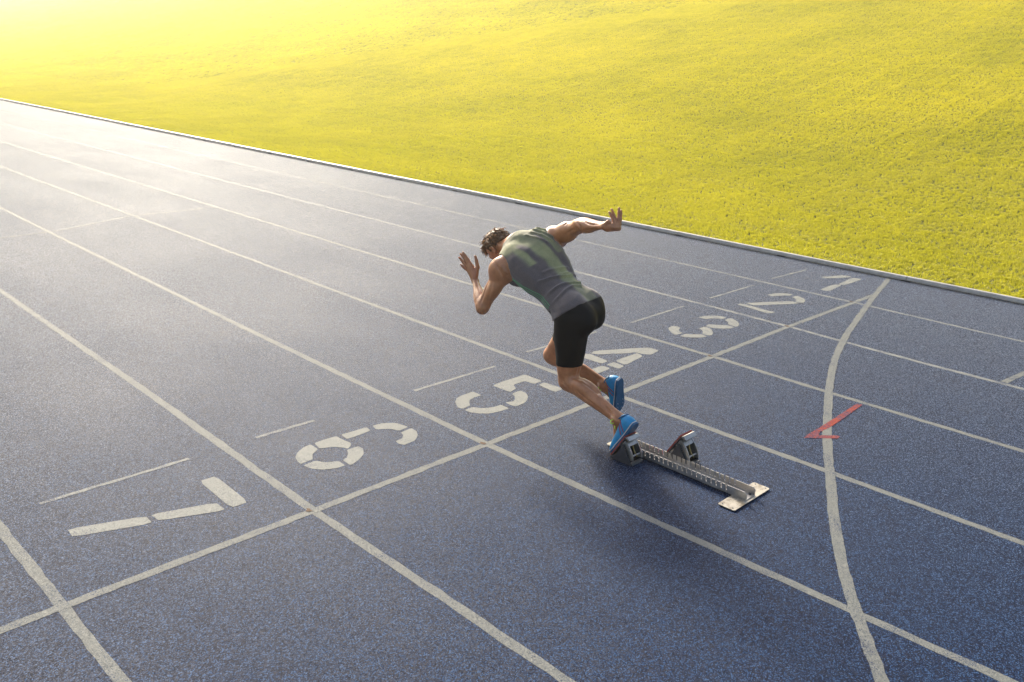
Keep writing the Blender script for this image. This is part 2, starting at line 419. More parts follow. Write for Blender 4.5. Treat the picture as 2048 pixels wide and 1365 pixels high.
d = t.node('ShaderNodeBsdfDiffuse'); t.link(ca, d.inputs[0])
tr = t.node('ShaderNodeBsdfTranslucent')
tc = t.mix(1.0, ca, (1.0, 0.95, 0.25), 'MULTIPLY'); tg = t.node('ShaderNodeGamma'); tg.inputs[1].default_value = 0.62
t.link(tc, tg.inputs[0]); t.link(tg.outputs[0], tr.inputs[0])
gl = t.node('ShaderNodeBsdfGlossy'); gl.inputs['Roughness'].default_value = 0.42; gl.inputs[0].default_value = (1, .95, .75, 1)
m1 = t.node('ShaderNodeMixShader'); m1.inputs[0].default_value = 0.56
t.link(d.outputs[0], m1.inputs[1]); t.link(tr.outputs[0], m1.inputs[2])
m2 = t.node('ShaderNodeMixShader'); m2.inputs[0].default_value = 0.04
t.link(m1.outputs[0], m2.inputs[1]); t.link(gl.outputs[0], m2.inputs[2])
t.link(m2.outputs[0], t.out.inputs[0])
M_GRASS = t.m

def grass_patch(name, size, nb, hmin, hmax, wid, seed):
    r = np.random.default_rng(seed)
    # clumps: blades gather round tuft centres, tall in the middle
    nt = int(nb / 17)
    tc = r.uniform(-size / 2, size / 2, (nt, 2)); th = r.beta(2, 2.4, nt)
    k = r.integers(0, nt, nb)
    off = r.normal(0, 0.011 if size < 1.5 else 0.035, (nb, 2))
    px = tc[k] + off
    loose = r.random(nb) < .15
    px = np.where(loose[:, None], r.uniform(-size / 2, size / 2, (nb, 2)), px)
    px = (px + size / 2) % size - size / 2
    d = np.hypot(*off.T) / 0.02
    h = np.where(loose, r.uniform(.35, .8, nb) * hmax, 0) + np.where(loose, 0, 1) * (hmin + (hmax - hmin) * th[k] * np.exp(-0.35 * d * d) * r.uniform(.7, 1.15, nb) + r.uniform(0, .008, nb))
    ang = r.uniform(0, 2 * np.pi, nb)
    w = wid * r.uniform(.7, 1.3, nb)
    lean = r.uniform(.15, .9, nb) * h
    la = r.uniform(0, 2 * np.pi, nb) * .65 + np.arctan2(off[:, 1], off[:, 0]) * .35
    ca, sa = np.cos(ang), np.sin(ang)
    base = np.stack([px[:, 0], px[:, 1], np.full(nb, -0.003)], -1)
    side = np.stack([ca * w, sa * w, np.zeros(nb)], -1)
    midp = base + np.stack([np.cos(la) * lean * .35, np.sin(la) * lean * .35, h * .6], -1)
    tip = base + np.stack([np.cos(la) * lean, np.sin(la) * lean, h], -1)
    V = np.stack([base - side, base + side, midp + side * .8, midp - side * .8, tip], 1).reshape(-1, 3)
    i = np.arange(nb) * 5
    quads = np.stack([i, i + 1, i + 2, i + 3], -1); tris = np.stack([i + 3, i + 2, i + 4], -1)
    me = bpy.data.meshes.new(name)
    nv = len(V)
    loops = np.concatenate([quads.ravel(), tris.ravel()])
    starts = np.concatenate([np.arange(nb) * 4, nb * 4 + np.arange(nb) * 3])
    me.vertices.add(nv); me.vertices.foreach_set('co', V.ravel())
    me.loops.add(len(loops)); me.loops.foreach_set('vertex_index', loops.astype(np.int32))
    me.polygons.add(2 * nb)
    me.polygons.foreach_set('loop_start', starts.astype(np.int32))
    me.update(calc_edges=True)
    a = me.attributes.new('tint', 'FLOAT', 'POINT')
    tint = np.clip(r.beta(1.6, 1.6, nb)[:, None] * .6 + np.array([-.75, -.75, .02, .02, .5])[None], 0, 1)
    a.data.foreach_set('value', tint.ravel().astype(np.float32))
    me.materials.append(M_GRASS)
    return bpy.data.objects.new(name, me)

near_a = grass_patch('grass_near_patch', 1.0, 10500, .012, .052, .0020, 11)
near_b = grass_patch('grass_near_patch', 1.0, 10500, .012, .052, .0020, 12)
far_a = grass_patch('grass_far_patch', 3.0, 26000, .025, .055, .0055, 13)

# sites of the patches over the ground that the camera looks at
def visible(x, y, z, pad):
    d = np.stack([x, y, z], -1) - CAM
    zz = d @ cf
    px = FPX * (d @ cr) / np.maximum(zz, .1); py = FPX * (d @ cu) / np.maximum(zz, .1)
    return (zz > 0.5) & (np.abs(px) < 1024 + pad) & (np.abs(py) < 690 + pad)
sites = []
def scatter(size, y0, y1, x0, x1, dmin, dmax, kind):
    gx, gy = np.meshgrid(np.arange(x0, x1, size * .93), np.arange(y0, y1, size * .93), indexing='ij')
    gx = gx.ravel() + size / 2; gy = gy.ravel() + size / 2
    z = bank_xy(gx, gy); d = np.hypot(gx - CAM[0], gy - CAM[1])
    keep = visible(gx, gy, z, 800) & (d >= dmin) & (d < dmax)
    for a, b, c in zip(gx[keep], gy[keep], z[keep]):
        k = kind if kind else 0
        sl = math.atan2(float(bank_xy(a, b + .3) - bank_xy(a, b - .3)), .6)
        sites.append((a, b, c, sl, random.randrange(4) * math.pi / 2, kind if kind == 2 else random.randrange(2)))
Y0 = KERB_Y + 0.075
scatter(1.0, Y0, 50, -60, 10, 0, 42, 0)
scatter(3.0, Y0, 90, -300, 10, 39.5, 330, 2)
pts = np.array(sites)
gme = bpy.data.meshes.new('grass')
gme.vertices.add(len(pts)); gme.vertices.foreach_set('co', pts[:, :3].ravel())
for nm, k in (('slope', 3), ('spin', 4), ('kind', 5)):
    a = gme.attributes.new(nm, 'FLOAT', 'POINT'); a.data.foreach_set('value', pts[:, k].astype(np.float32))
grass = link(bpy.data.objects.new('grass', gme))
grass['kind'] = 'stuff'
grass['label'] = 'short backlit yellow-green grass of the infield beside the track'
grass['category'] = 'grass'
ng = bpy.data.node_groups.new('grass_scatter', 'GeometryNodeTree')
ng.interface.new_socket('Geometry', in_out='INPUT', socket_type='NodeSocketGeometry')
ng.interface.new_socket('Geometry', in_out='OUTPUT', socket_type='NodeSocketGeometry')
N = ng.nodes; Lk = ng.links
gi = N.new('NodeGroupInput'); go = N.new('NodeGroupOutput'); jn = N.new('GeometryNodeJoinGeometry')
def named(nm):
    a = N.new('GeometryNodeInputNamedAttribute'); a.data_type = 'FLOAT'; a.inputs['Name'].default_value = nm
    return a.outputs['Attribute']
cx = N.new('ShaderNodeCombineXYZ'); Lk.new(named('slope'), cx.inputs['X'])
cz = N.new('ShaderNodeCombineXYZ'); Lk.new(named('spin'), cz.inputs['Z'])
rot = N.new('FunctionNodeRotateEuler'); rot.space = 'LOCAL'
Lk.new(cx.outputs[0], rot.inputs[0]); Lk.new(cz.outputs[0], rot.inputs[1])
for k, ob in enumerate((near_a, near_b, far_a)):
    cmp_ = N.new('FunctionNodeCompare'); cmp_.data_type = 'FLOAT'; cmp_.operation = 'EQUAL'
    Lk.new(named('kind'), cmp_.inputs[0]); cmp_.inputs[1].default_value = k; cmp_.inputs['Epsilon'].default_value = 0.1
    oi_ = N.new('GeometryNodeObjectInfo'); oi_.inputs['Object'].default_value = ob
    ip = N.new('GeometryNodeInstanceOnPoints')
    Lk.new(gi.outputs[0], ip.inputs['Points']); Lk.new(cmp_.outputs[0], ip.inputs['Selection'])
    Lk.new(oi_.outputs['Geometry'], ip.inputs['Instance']); Lk.new(rot.outputs[0], ip.inputs['Rotation'])
    Lk.new(ip.outputs[0], jn.inputs[0])
Lk.new(jn.outputs[0], go.inputs[0])
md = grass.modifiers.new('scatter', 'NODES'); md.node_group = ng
# ------------------------------------------------------------------ implicit surfaces (the runner is grown from these)
def nrm(v):
    v = np.asarray(v, dtype=float); return v / np.linalg.norm(v)

class Loft:
    """elliptical tube along A->B; stations (t, ra, rb, oa, ob); u = lateral axis, v = front axis"""
    def __init__(self, A, B, front, st, k=0.02, n=2.0, cap=1.0, twist=0.0):
        self.A = np.array(A, float); self.B = np.array(B, float)
        ax = self.B - self.A; self.L = np.linalg.norm(ax); self.w = ax / self.L
        v = np.array(front, float); v -= (v @ self.w) * self.w; self.v = nrm(v); self.u = np.cross(self.w, self.v)
        self.twist = twist
        st = np.array([tuple(s) + (0,) * (5 - len(s)) for s in st], float)
        # smooth interpolation table of the stations
        tt = np.linspace(st[0, 0], st[-1, 0], 96)
        m = np.zeros_like(st[:, 1:])
        for c in range(1, 5):
            dlt = np.diff(st[:, c]) / np.diff(st[:, 0])
            mm = np.zeros(len(st)); mm[1:-1] = np.where(dlt[:-1] * dlt[1:] > 0, 2 * dlt[:-1] * dlt[1:] / (dlt[:-1] + dlt[1:] + 1e-12), 0)
            mm[0], mm[-1] = dlt[0], dlt[-1]; m[:, c - 1] = mm
        i = np.clip(np.searchsorted(st[:, 0], tt, side='right') - 1, 0, len(st) - 2)
        h = st[i + 1, 0] - st[i, 0]; x = ((tt - st[i, 0]) / h)[:, None]; h = h[:, None]
        self.tab = ((2 * x ** 3 - 3 * x ** 2 + 1) * st[i, 1:] + (x ** 3 - 2 * x ** 2 + x) * h * m[i] + (-2 * x ** 3 + 3 * x ** 2) * st[i + 1, 1:] + (x ** 3 - x ** 2) * h * m[i + 1])
        self.tt = tt; self.k = k; self.n = n; self.cap = cap
        rmax = self.tab[:, :2].max() + np.abs(self.tab[:, 2:]).max()
        P0 = self.A + self.w * self.L * tt[0]; P1 = self.A + self.w * self.L * tt[-1]
        self.lo = np.minimum(P0, P1) - rmax * 1.1; self.hi = np.maximum(P0, P1) + rmax * 1.1
    def __call__(self, p):
        q = p - self.A
        t = q @ self.w / self.L
        tc = np.clip(t, self.tt[0], self.tt[-1])
        f = (tc - self.tt[0]) / (self.tt[-1] - self.tt[0]) * 95
        i = np.clip(f.astype(np.int32), 0, 94); fr = (f - i)[..., None]
        s = self.tab[i] * (1 - fr) + self.tab[i + 1] * fr
        a = q @ self.u; b = q @ self.v
        if self.twist:
            an = self.twist * tc; a, b = a * np.cos(an) - b * np.sin(an), a * np.sin(an) + b * np.cos(an)
        a = a - s[..., 2]; b = b - s[..., 3]; c = (t - tc) * self.L
        rw = np.minimum(s[..., 0], s[..., 1]) * self.cap
        if self.n == 2.0:
            k0 = np.sqrt((a / s[..., 0]) ** 2 + (b / s[..., 1]) ** 2 + (c / rw) ** 2)
        else:
            k0 = ((np.abs(a) / s[..., 0]) ** self.n + (np.abs(b) / s[..., 1]) ** self.n + (np.abs(c) / rw) ** self.n) ** (1 / self.n)
        r = np.sqrt(a * a + b * b + c * c)
        return np.where(k0 > 1e-4, r * (1 - 1 / np.maximum(k0, 1e-4)), -np.minimum(s[..., 0], s[..., 1]))

class Blob:
    """ellipsoid with axes"""
    def __init__(self, c, ax, rad, k=0.02):
        self.c = np.array(c, float); self.R = np.array([nrm(a) for a in ax]); self.r = np.array(rad, float); self.k = k
        m = self.r.max(); self.lo = self.c - m; self.hi = self.c + m
    def __call__(self, p):
        q = (p - self.c) @ self.R.T
        k0 = np.sqrt(((q / self.r) ** 2).sum(-1)); r = np.sqrt((q * q).sum(-1))
        return np.where(k0 > 1e-4, r * (1 - 1 / np.maximum(k0, 1e-4)), -self.r.min())

class Caps:
    """tapered capsule"""
    def __init__(self, a, b, ra, rb, k=0.008):
        self.a = np.array(a, float); self.b = np.array(b, float); self.ra = ra; self.rb = rb; self.k = k
        m = max(ra, rb); self.lo = np.minimum(self.a, self.b) - m; self.hi = np.maximum(self.a, self.b) + m
    def __call__(self, p):
        ab = self.b - self.a; t = np.clip((p - self.a) @ ab / (ab @ ab), 0, 1)
        d = p - self.a - t[..., None] * ab
        return np.sqrt((d * d).sum(-1)) - (self.ra + (self.rb - self.ra) * t)

def smin(a, b, k):
    h = np.clip(0.5 + 0.5 * (b - a) / k, 0, 1)
    return b + (a - b) * h - k * h * (1 - h)

def smax(a, b, k):
    return -smin(-a, -b, k)

def union(prims, p):
    d = None
    for q in prims:
        if d is None:
            d = q(p)
        elif getattr(q, 'sub', False):
            d = smax(d, -q(p), q.k)
        else:
            d = smin(d, q(p), q.k)
    return d

class Grid:
    def __init__(self, lo, hi, h):
        self.h = h; self.lo = np.array(lo, float)
        self.n = np.ceil((np.array(hi) - self.lo) / h).astype(int) + 1
        self.f = np.full(self.n, 0.25, np.float32)
    def like(self):
        g = Grid(self.lo, self.lo, self.h); g.n = self.n.copy(); g.f = np.full(self.n, 0.25, np.float32)
        return g
    def block(self, lo, hi):
        i0 = np.clip(np.floor((np.array(lo) - self.lo) / self.h).astype(int), 0, self.n - 1)
        i1 = np.clip(np.ceil((np.array(hi) - self.lo) / self.h).astype(int) + 1, 1, self.n)
        sl = tuple(slice(a, b) for a, b in zip(i0, i1))
        ax = [self.lo[k] + self.h * np.arange(i0[k], i1[k]) for k in range(3)]
        return sl, np.stack(np.meshgrid(*ax, indexing='ij'), -1)
    def add(self, q, off=0.0):
        m = q.k + 0.03 + off
        sl, p = self.block(q.lo - m, q.hi + m)
        if getattr(q, 'sub', False):
            self.f[sl] = smax(self.f[sl], -(q(p)), q.k)
        else:
            self.f[sl] = smin(self.f[sl], q(p) - off, q.k)
    def mesh(self, smooth=2):
        f = self.f; s = f < 0
        nx, ny, nz = f.shape
        # active cells
        c = np.zeros((nx - 1, ny - 1, nz - 1), np.int8)
        for dx in (0, 1):
            for dy in (0, 1):
                for dz in (0, 1):
                    c += s[dx:nx - 1 + dx, dy:ny - 1 + dy, dz:nz - 1 + dz]
        act = np.argwhere((c > 0) & (c < 8))
        idx = np.full(c.shape, -1, np.int64); idx[tuple(act.T)] = np.arange(len(act))
        acc = np.zeros((len(act), 3)); cnt = np.zeros(len(act))
        cor = [(a, b, d) for a in (0, 1) for b in (0, 1) for d in (0, 1)]
        val = {k: f[act[:, 0] + k[0], act[:, 1] + k[1], act[:, 2] + k[2]] for k in cor}
        for a in cor:
            for ax in range(3):
                if a[ax]:
                    continue
                b = list(a); b[ax] = 1; b = tuple(b)
                va, vb = val[a], val[b]
                m = (va < 0) != (vb < 0)
                t = np.where(m, va / np.where(m, va - vb, 1), 0)
                pt = np.array(a, float)[None] + np.zeros((len(act), 3)); pt[:, ax] += t
                acc[m] += pt[m]; cnt[m] += 1
        V = (act + acc / cnt[:, None]) * self.h + self.lo
        F = []
        for ax in range(3):
            o1, o2 = [(1, 2), (2, 0), (0, 1)][ax]
            sa = [slice(None)] * 3; sb = [slice(None)] * 3
            sa[ax] = slice(0, f.shape[ax] - 1); sb[ax] = slice(1, f.shape[ax])
            A = s[tuple(sa)]; B = s[tuple(sb)]
            e = np.argwhere(A != B)
            e = e[(e[:, o1] > 0) & (e[:, o2] > 0)]
            e = e[(e[:, o1] < c.shape[o1]) & (e[:, o2] < c.shape[o2])]
            ins = A[tuple(e.T)]
            def cell(d1, d2):
                q = e.copy(); q[:, o1] -= d1; q[:, o2] -= d2
                return idx[tuple(q.T)]
            quad = np.stack([cell(1, 1), cell(0, 1), cell(0, 0), cell(1, 0)], -1)
            quad[~ins] = quad[~ins][:, ::-1]
            F.append(quad)
        F = np.concatenate(F)
        for _ in range(smooth):                   # Taubin smoothing keeps the volume
            for lam in (0.5, -0.52):
                sm = np.zeros_like(V); ct = np.zeros(len(V))
                for i in range(4):
                    a, b = F[:, i], F[:, (i + 1) % 4]
                    np.add.at(sm, a, V[b]); np.add.at(ct, a, 1)
                    np.add.at(sm, b, V[a]); np.add.at(ct, b, 1)
                V = V + lam * (sm / ct[:, None] - V)
        return V, F

def fast_mesh(name, V, F, mat, parent, smooth=True):
    me = bpy.data.meshes.new(name)
    me.vertices.add(len(V)); me.vertices.foreach_set('co', np.ascontiguousarray(V, np.float32).ravel())
    k = F.shape[1]
    me.loops.add(F.size); me.loops.foreach_set('vertex_index', F.astype(np.int32).ravel())
    me.polygons.add(len(F)); me.polygons.foreach_set('loop_start', (np.arange(len(F)) * k).astype(np.int32))
    me.update(calc_edges=True)
    if smooth:
        me.polygons.foreach_set('use_smooth', np.ones(len(F), bool))
    me.materials.append(mat)
    return link(bpy.data.objects.new(name, me), parent)

_r = np.random.default_rng(5)
_W = [(_r.normal(size=3), _r.uniform(0, 6.28)) for _ in range(24)]
def wob(p, scale, n=8, o=0):
    """smooth pseudo-random field, about -1..1"""
    d = 0
    for w, ph in _W[o:o + n]:
        d = d + np.sin((p @ w) * scale + ph)
    return d / math.sqrt(n)

def tube(path, radii, sides=6):
    """tapered tube mesh along a path; returns V, F"""
    path = np.array(path, float); n = len(path)
    T = np.gradient(path, axis=0); T /= np.linalg.norm(T, axis=1)[:, None] + 1e-12
    ref = np.array((0.31, 0.52, 0.79)); V = []
    for i in range(n):
        a = nrm(np.cross(T[i], ref)); b = np.cross(T[i], a)
        for j in range(sides):
            an = 2 * math.pi * j / sides
            V.append(path[i] + radii[i] * (math.cos(an) * a + math.sin(an) * b))
    F = [(i * sides + j, i * sides + (j + 1) % sides, (i + 1) * sides + (j + 1) % sides, (i + 1) * sides + j) for i in range(n - 1) for j in range(sides)]
    F += [tuple(range(sides))[::-1], tuple(range((n - 1) * sides, n * sides))]
    return V, F

class MB:
    """collects pieces into one mesh"""
    def __init__(self):
        self.V = []; self.F = []
    def add(self, V, F):
        k = len(self.V); self.V += [tuple(v) for v in V]; self.F += [tuple(i + k for i in f) for f in F]
        return self
    def tube(self, path, radii, sides=6):
        if not hasattr(radii, '__len__'):
            radii = [radii] * len(path)
        return self.add(*tube(path, radii, sides))
    def box(self, lo, hi):
        x0, y0, z0 = lo; x1, y1, z1 = hi
        V = [(x0, y0, z0), (x1, y0, z0), (x1, y1, z0), (x0, y1, z0), (x0, y0, z1), (x1, y0, z1), (x1, y1, z1), (x0, y1, z1)]
        return self.add(V, [(3, 2, 1, 0), (4, 5, 6, 7), (0, 1, 5, 4), (1, 2, 6, 5), (2, 3, 7, 6), (3, 0, 4, 7)])
    def prism(self, poly, y0, y1):
        """polygon in x-z, extruded along y"""
        n = len(poly)
        V = [(x, y0, z) for x, z in poly] + [(x, y1, z) for x, z in poly]
        return self.add(V, [tuple(range(n)), tuple(range(2 * n - 1, n - 1, -1))] + [((i + 1) % n, i, n + i, n + (i + 1) % n) for i in range(n)])
    def build(self, name, mat, parent=None, smooth=False, bevel=0.0, loc=None):
        bm = bmesh.new()
        vs_ = [bm.verts.new(v) for v in self.V]
        for f in self.F:
            try:
                bm.faces.new([vs_[i] for i in f])
            except ValueError:
                pass
        bmesh.ops.recalc_face_normals(bm, faces=bm.faces[:])
        if bevel:
            ed = [e for e in bm.edges if len(e.link_faces) == 2 and e.calc_face_angle(0) > 0.5]
            bmesh.ops.bevel(bm, geom=ed, offset=bevel, segments=1, affect='EDGES', clamp_overlap=True)
        me = bpy.data.meshes.new(name); bm.to_mesh(me); bm.free()
        me.materials.append(mat)
        if smooth:
            me.polygons.foreach_set('use_smooth', np.ones(len(me.polygons), bool))
        o = link(bpy.data.objects.new(name, me), parent)
        if loc is not None:
            o.location = loc
        return o
# ------------------------------------------------------------------ the runner
t = NT('tanned_skin')
p = t.pos(); n1 = t.noise(p, 26, 4, 0.6); n2 = t.noise(p, 320, 2, 0.5)
c = t.mix(t.maprange(n1, 0.3, 0.7, 0, 1), (0.31, 0.115, 0.042), (0.45, 0.185, 0.074))
nr = t.bump(t.mix(0.4, n2, n1), 0.25, 0.004)
b = t.bsdf(c, t.maprange(n1, 0.3, 0.7, 0.28, 0.42), nr, Specular_IOR_Level=0.65)
b.inputs['Subsurface Weight'].default_value = 0.12
b.inputs['Subsurface Radius'].default_value = (0.012, 0.005, 0.003)
b.inputs['Subsurface Scale'].default_value = 0.6
M_SKIN = t.m

t = NT('running_vest_fabric')
at = t.node('ShaderNodeAttribute', attribute_name='dye'); p = t.pos()
n1 = t.noise(p, 700, 2, 0.7); n2 = t.noise(p, 60, 3, 0.6)
grey = t.mix(t.maprange(n1, 0.38, 0.62, 0, 1), (0.050, 0.038, 0.036), (0.160, 0.126, 0.120))
green = t.mix(t.maprange(n1, 0.38, 0.62, 0, 1), (0.175, 0.180, 0.070), (0.39, 0.39, 0.175))
c = t.mix(at.outputs['Fac'], grey, green)
t.bsdf(c, 0.85, t.bump(n1, 0.3, 0.002), Sheen_Weight=0.25, Sheen_Roughness=0.5)
M_VEST = t.m
M_PIPING = simple('green_piping', (0.10, 0.36, 0.15), 0.6)
t = NT('black_lycra')
p = t.pos(); n1 = t.noise(p, 500, 2); n2 = t.noise(p, 22, 3)
t.bsdf(t.mix(n2, (0.0015, 0.0015, 0.002), (0.003, 0.003, 0.004)), 0.55, t.bump(n1, 0.2, 0.001), Specular_IOR_Level=0.16)
M_LYCRA = t.m
M_PANEL = simple('satin_black_panel', (0.012, 0.013, 0.017), 0.35)
t = NT('brown_hair')
at = t.node('ShaderNodeAttribute', attribute_name='tone'); p = t.pos()
n1 = t.noise(p, 90, 3)
c = t.mix(at.outputs['Fac'], (0.042, 0.018, 0.008), (0.42, 0.20, 0.075))
b = t.bsdf(c, 0.5, None, Specular_IOR_Level=0.3)
M_HAIR = t.m
M_BLUE = simple('blue_shoe_mesh', (0.012, 0.235, 0.46), 0.5)
M_SOLE = simple('dark_blue_sole', (0.008, 0.075, 0.16), 0.55)
M_EDGE = simple('white_midsole_edge', (0.55, 0.50, 0.46), 0.5)
M_STRIPE = simple('red_overlay', (0.30, 0.055, 0.06), 0.5)
M_LACE = simple('neon_yellow_lace', (0.55, 0.72, 0.06), 0.5)
M_SPIKE = simple('spike_metal', (0.45, 0.47, 0.5), 0.3, Metallic=0.9)
M_EYE = simple('eye_white', (0.6, 0.58, 0.55), 0.2)

A_ = np.array
JT = dict(pelvis=(.129, -5.519, .757), hipL=(.172, -5.608, .735), hipR=(.121, -5.419, .733), kneeL=(.196, -5.618, .335), ankL=(.612, -5.650, .232),
          kneeR=(-.109, -5.431, .376), ankR=(.300, -5.402, .283), neck=(-.371, -5.543, 1.092), shL=(-.321, -5.690, .969), shR=(-.235, -5.37, 1.118),
          elL=(-.450, -5.758, .696), wrL=(-.658, -5.636, .797), elR=(.041, -5.42, 1.257), wrR=(.289, -5.486, 1.304))
JT = {k: A_(v) for k, v in JT.items()}
S_AX = nrm(JT['neck'] - JT['pelvis'])                 # spine
U_HIP = nrm(JT['hipR'] - JT['hipL']); U_SH = nrm(JT['shR'] - JT['shL'])
DORS = nrm(np.cross(U_SH + U_HIP, S_AX))             # towards the back
if DORS[2] < 0:
    DORS = -DORS
def cpt(px, py, depth):
    """point on the sight line of a picture point at a given depth, used to set out the finger joints"""
    return CAM + depth * (cf + cr * (px - 1024) / FPX - cu * (py - 682.5) / FPX)

# --- torso, a loft whose frame turns from the hips to the shoulders
class Torso:
    def __init__(self, st, k=0.03, n=2.3):
        # st: (s, lateral r, dorsal r, lateral off, dorsal off)
        self.st = np.array(st, float); self.k = k; self.n = n; self.L = np.linalg.norm(JT['neck'] - JT['pelvis'])
        P = A_([JT['pelvis'] + S_AX * self.L * s[0] for s in st]); m = self.st[:, 1].max() + .04
        self.lo = P.min(0) - m; self.hi = P.max(0) + m
    def coords(self, p):
        q = p - JT['pelvis']; s = q @ S_AX / self.L
        f = np.clip(s, 0, 1)[..., None]; f = f * f * (3 - 2 * f)
        U = U_HIP * (1 - f) + U_SH * f
        U = U - (U @ S_AX)[..., None] * S_AX; U /= np.linalg.norm(U, axis=-1)[..., None]
        D = np.cross(U, S_AX)
        sg = np.sign((D @ DORS)); D = D * sg[..., None]
        return s, (q * U).sum(-1), (q * D).sum(-1), U, D
    def __call__(self, p):
        s, a, b, U, D = self.coords(p)
        sc = np.clip(s, self.st[0, 0], self.st[-1, 0])
        g = lambda c: np.interp(sc, self.st[:, 0], self.st[:, c])
        ra, rb = g(1), g(2)
        a = a - g(3); b = b - g(4); c = (s - sc) * self.L; rw = np.minimum(ra, rb) * .8
        k0 = ((np.abs(a) / ra) ** self.n + (np.abs(b) / rb) ** self.n + (np.abs(c) / rw) ** self.n) ** (1 / self.n)
        r = np.sqrt(a * a + b * b + c * c)
        return np.where(k0 > 1e-3, r * (1 - 1 / np.maximum(k0, 1e-3)), -np.minimum(ra, rb))
def smooth_st(st, m=60):
    st = np.array(st, float); tt = np.linspace(st[0, 0], st[-1, 0], m)
    out = [tt]
    for c in range(1, st.shape[1]):
        y = np.interp(tt, st[:, 0], st[:, c])
        for _ in range(18):
            y[1:-1] = (y[:-2] + 2 * y[1:-1] + y[2:]) / 4
        out.append(y)
    return np.stack(out, -1)
torso = Torso(smooth_st([(-.06, .125, .098, 0, .0), (.05, .158, .118, 0, .006), (.16, .158, .112, 0, .004), (.30, .138, .098, 0, .002), (.45, .142, .104, 0, .010),
                         (.60, .160, .116, 0, .018), (.74, .176, .122, 0, .018), (.86, .168, .108, 0, .012), (.96, .125, .080, 0, .004), (1.02, .080, .060, 0, -.002)]))
torso_base = [torso]
def body_axes(s):
    f = s * s * (3 - 2 * s); U = U_HIP * (1 - f) + U_SH * f; U = nrm(U - (U @ S_AX) * S_AX)
    D = np.cross(U, S_AX); D = D if D @ DORS > 0 else -D
    return U, D
def tp(s, a, d):
    U, D = body_axes(min(max(s, 0), 1))
    return JT['pelvis'] + S_AX * (torso.L * s) + U * a + D * d
U8, D8 = body_axes(.8)
torso_prims = [torso,
    Caps(tp(.93, -.03, .03), JT['shL'] + D8 * .01, .060, .062, .06), Caps(tp(.93, .03, .03), JT['shR'] + D8 * .01, .060, .062, .06),
    Blob(tp(.74, -.095, .075), (U8, S_AX, D8), (.075, .11, .05), .05), Blob(tp(.74, .095, .075), (U8, S_AX, D8), (.075, .11, .055), .05),   # shoulder blades
    Blob(tp(.60, -.135, .02), (U8, S_AX, D8), (.045, .15, .085), .05), Blob(tp(.60, .135, .02), (U8, S_AX, D8), (.045, .15, .085), .05),    # lats
    Blob(tp(.74, -.085, -.085), (U8, S_AX, D8), (.085, .09, .045), .05), Blob(tp(.74, .085, -.085), (U8, S_AX, D8), (.085, .09, .045), .05), # chest
]
UH, DH = body_axes(0.0)
glutes = [Blob(JT['hipL'] + A_((.045, .030, .005)), (UH, S_AX, DH), (.086, .108, .090), .06),
          Blob(JT['hipR'] + A_((.055, -.030, .005)), (UH, S_AX, DH), (.086, .108, .090), .06)]
groove = Caps(tp(.20, 0, .165), JT['pelvis'] + A_((.165, .0, -.16)), .008, .014, .036); groove.sub = True
FW = A_((-1.0, 0, 0))
def leg(H, K, A, fT, fS, outer):
    return [Loft(H, K, fT, [(-.12, .088, .090), (.0, .098, .100), (.25, .096, .102), (.5, .086, .091), (.72, .073, .078, 0, .003), (.88, .060, .065, 0, .004), (1.0, .055, .058)], .05),
            Blob(K + nrm(fT + fS * .6) * .022, (nrm(np.cross(fT, K - H)), nrm(K - H), fT), (.040, .048, .040), .030),          # knee cap
            Blob(H + (K - H) * .80 + nrm(fT) * .028 + outer * .030, (outer, nrm(K - H), fT), (.030, .062, .030), .035),       # quads
            Blob(H + (K - H) * .84 + nrm(fT) * .026 - outer * .034, (outer, nrm(K - H), fT), (.028, .052, .028), .03),
            Loft(K, A, fS, [(-.05, .050, .052), (.08, .053, .056), (.22, .050, .056, 0, -.006), (.36, .048, .054, 0, -.007), (.52, .042, .048, 0, -.005), (.70, .036, .041, 0, -.003), (.88, .031, .035), (1.0, .032, .036)], .03),
            Blob(K + (A - K) * .30 - nrm(fS) * .034 + outer * .020, (outer, nrm(A - K), fS), (.032, .090, .040), .016),       # calf heads
            Blob(K + (A - K) * .33 - nrm(fS) * .036 - outer * .020, (outer, nrm(A - K), fS), (.032, .100, .040), .016),
            Caps(K + (A - K) * .58 - nrm(fS) * .040, K + (A - K) * .96 - nrm(fS) * .036, .016, .010, .02),                     # Achilles tendon
            Blob(A + outer * .026 + (A - K) * .005, (outer, nrm(A - K), fS), (.014, .018, .018), .014), Blob(A - outer * .026 - (A - K) * .01, (outer, nrm(A - K), fS), (.014, .018, .018), .014)]
OUT_L = A_((0, -1.0, 0)); OUT_R = A_((0, 1.0, 0))
fsL = nrm(np.cross(nrm(JT['ankL'] - JT['kneeL']), (0, -1, 0))); fsL = fsL if fsL[2] < 0 else -fsL
fsR = nrm(np.cross(nrm(JT['ankR'] - JT['kneeR']), (0, -1, 0))); fsR = fsR if fsR[2] < 0 else -fsR
ftR = nrm(np.cross(nrm(JT['kneeR'] - JT['hipR']), (0, 1, 0))); ftR = ftR if ftR[0] < 0 else -ftR
legL = leg(JT['hipL'], JT['kneeL'], JT['ankL'], FW, fsL, OUT_L)
legR = leg(JT['hipR'], JT['kneeR'], JT['ankR'], ftR, fsR, OUT_R)
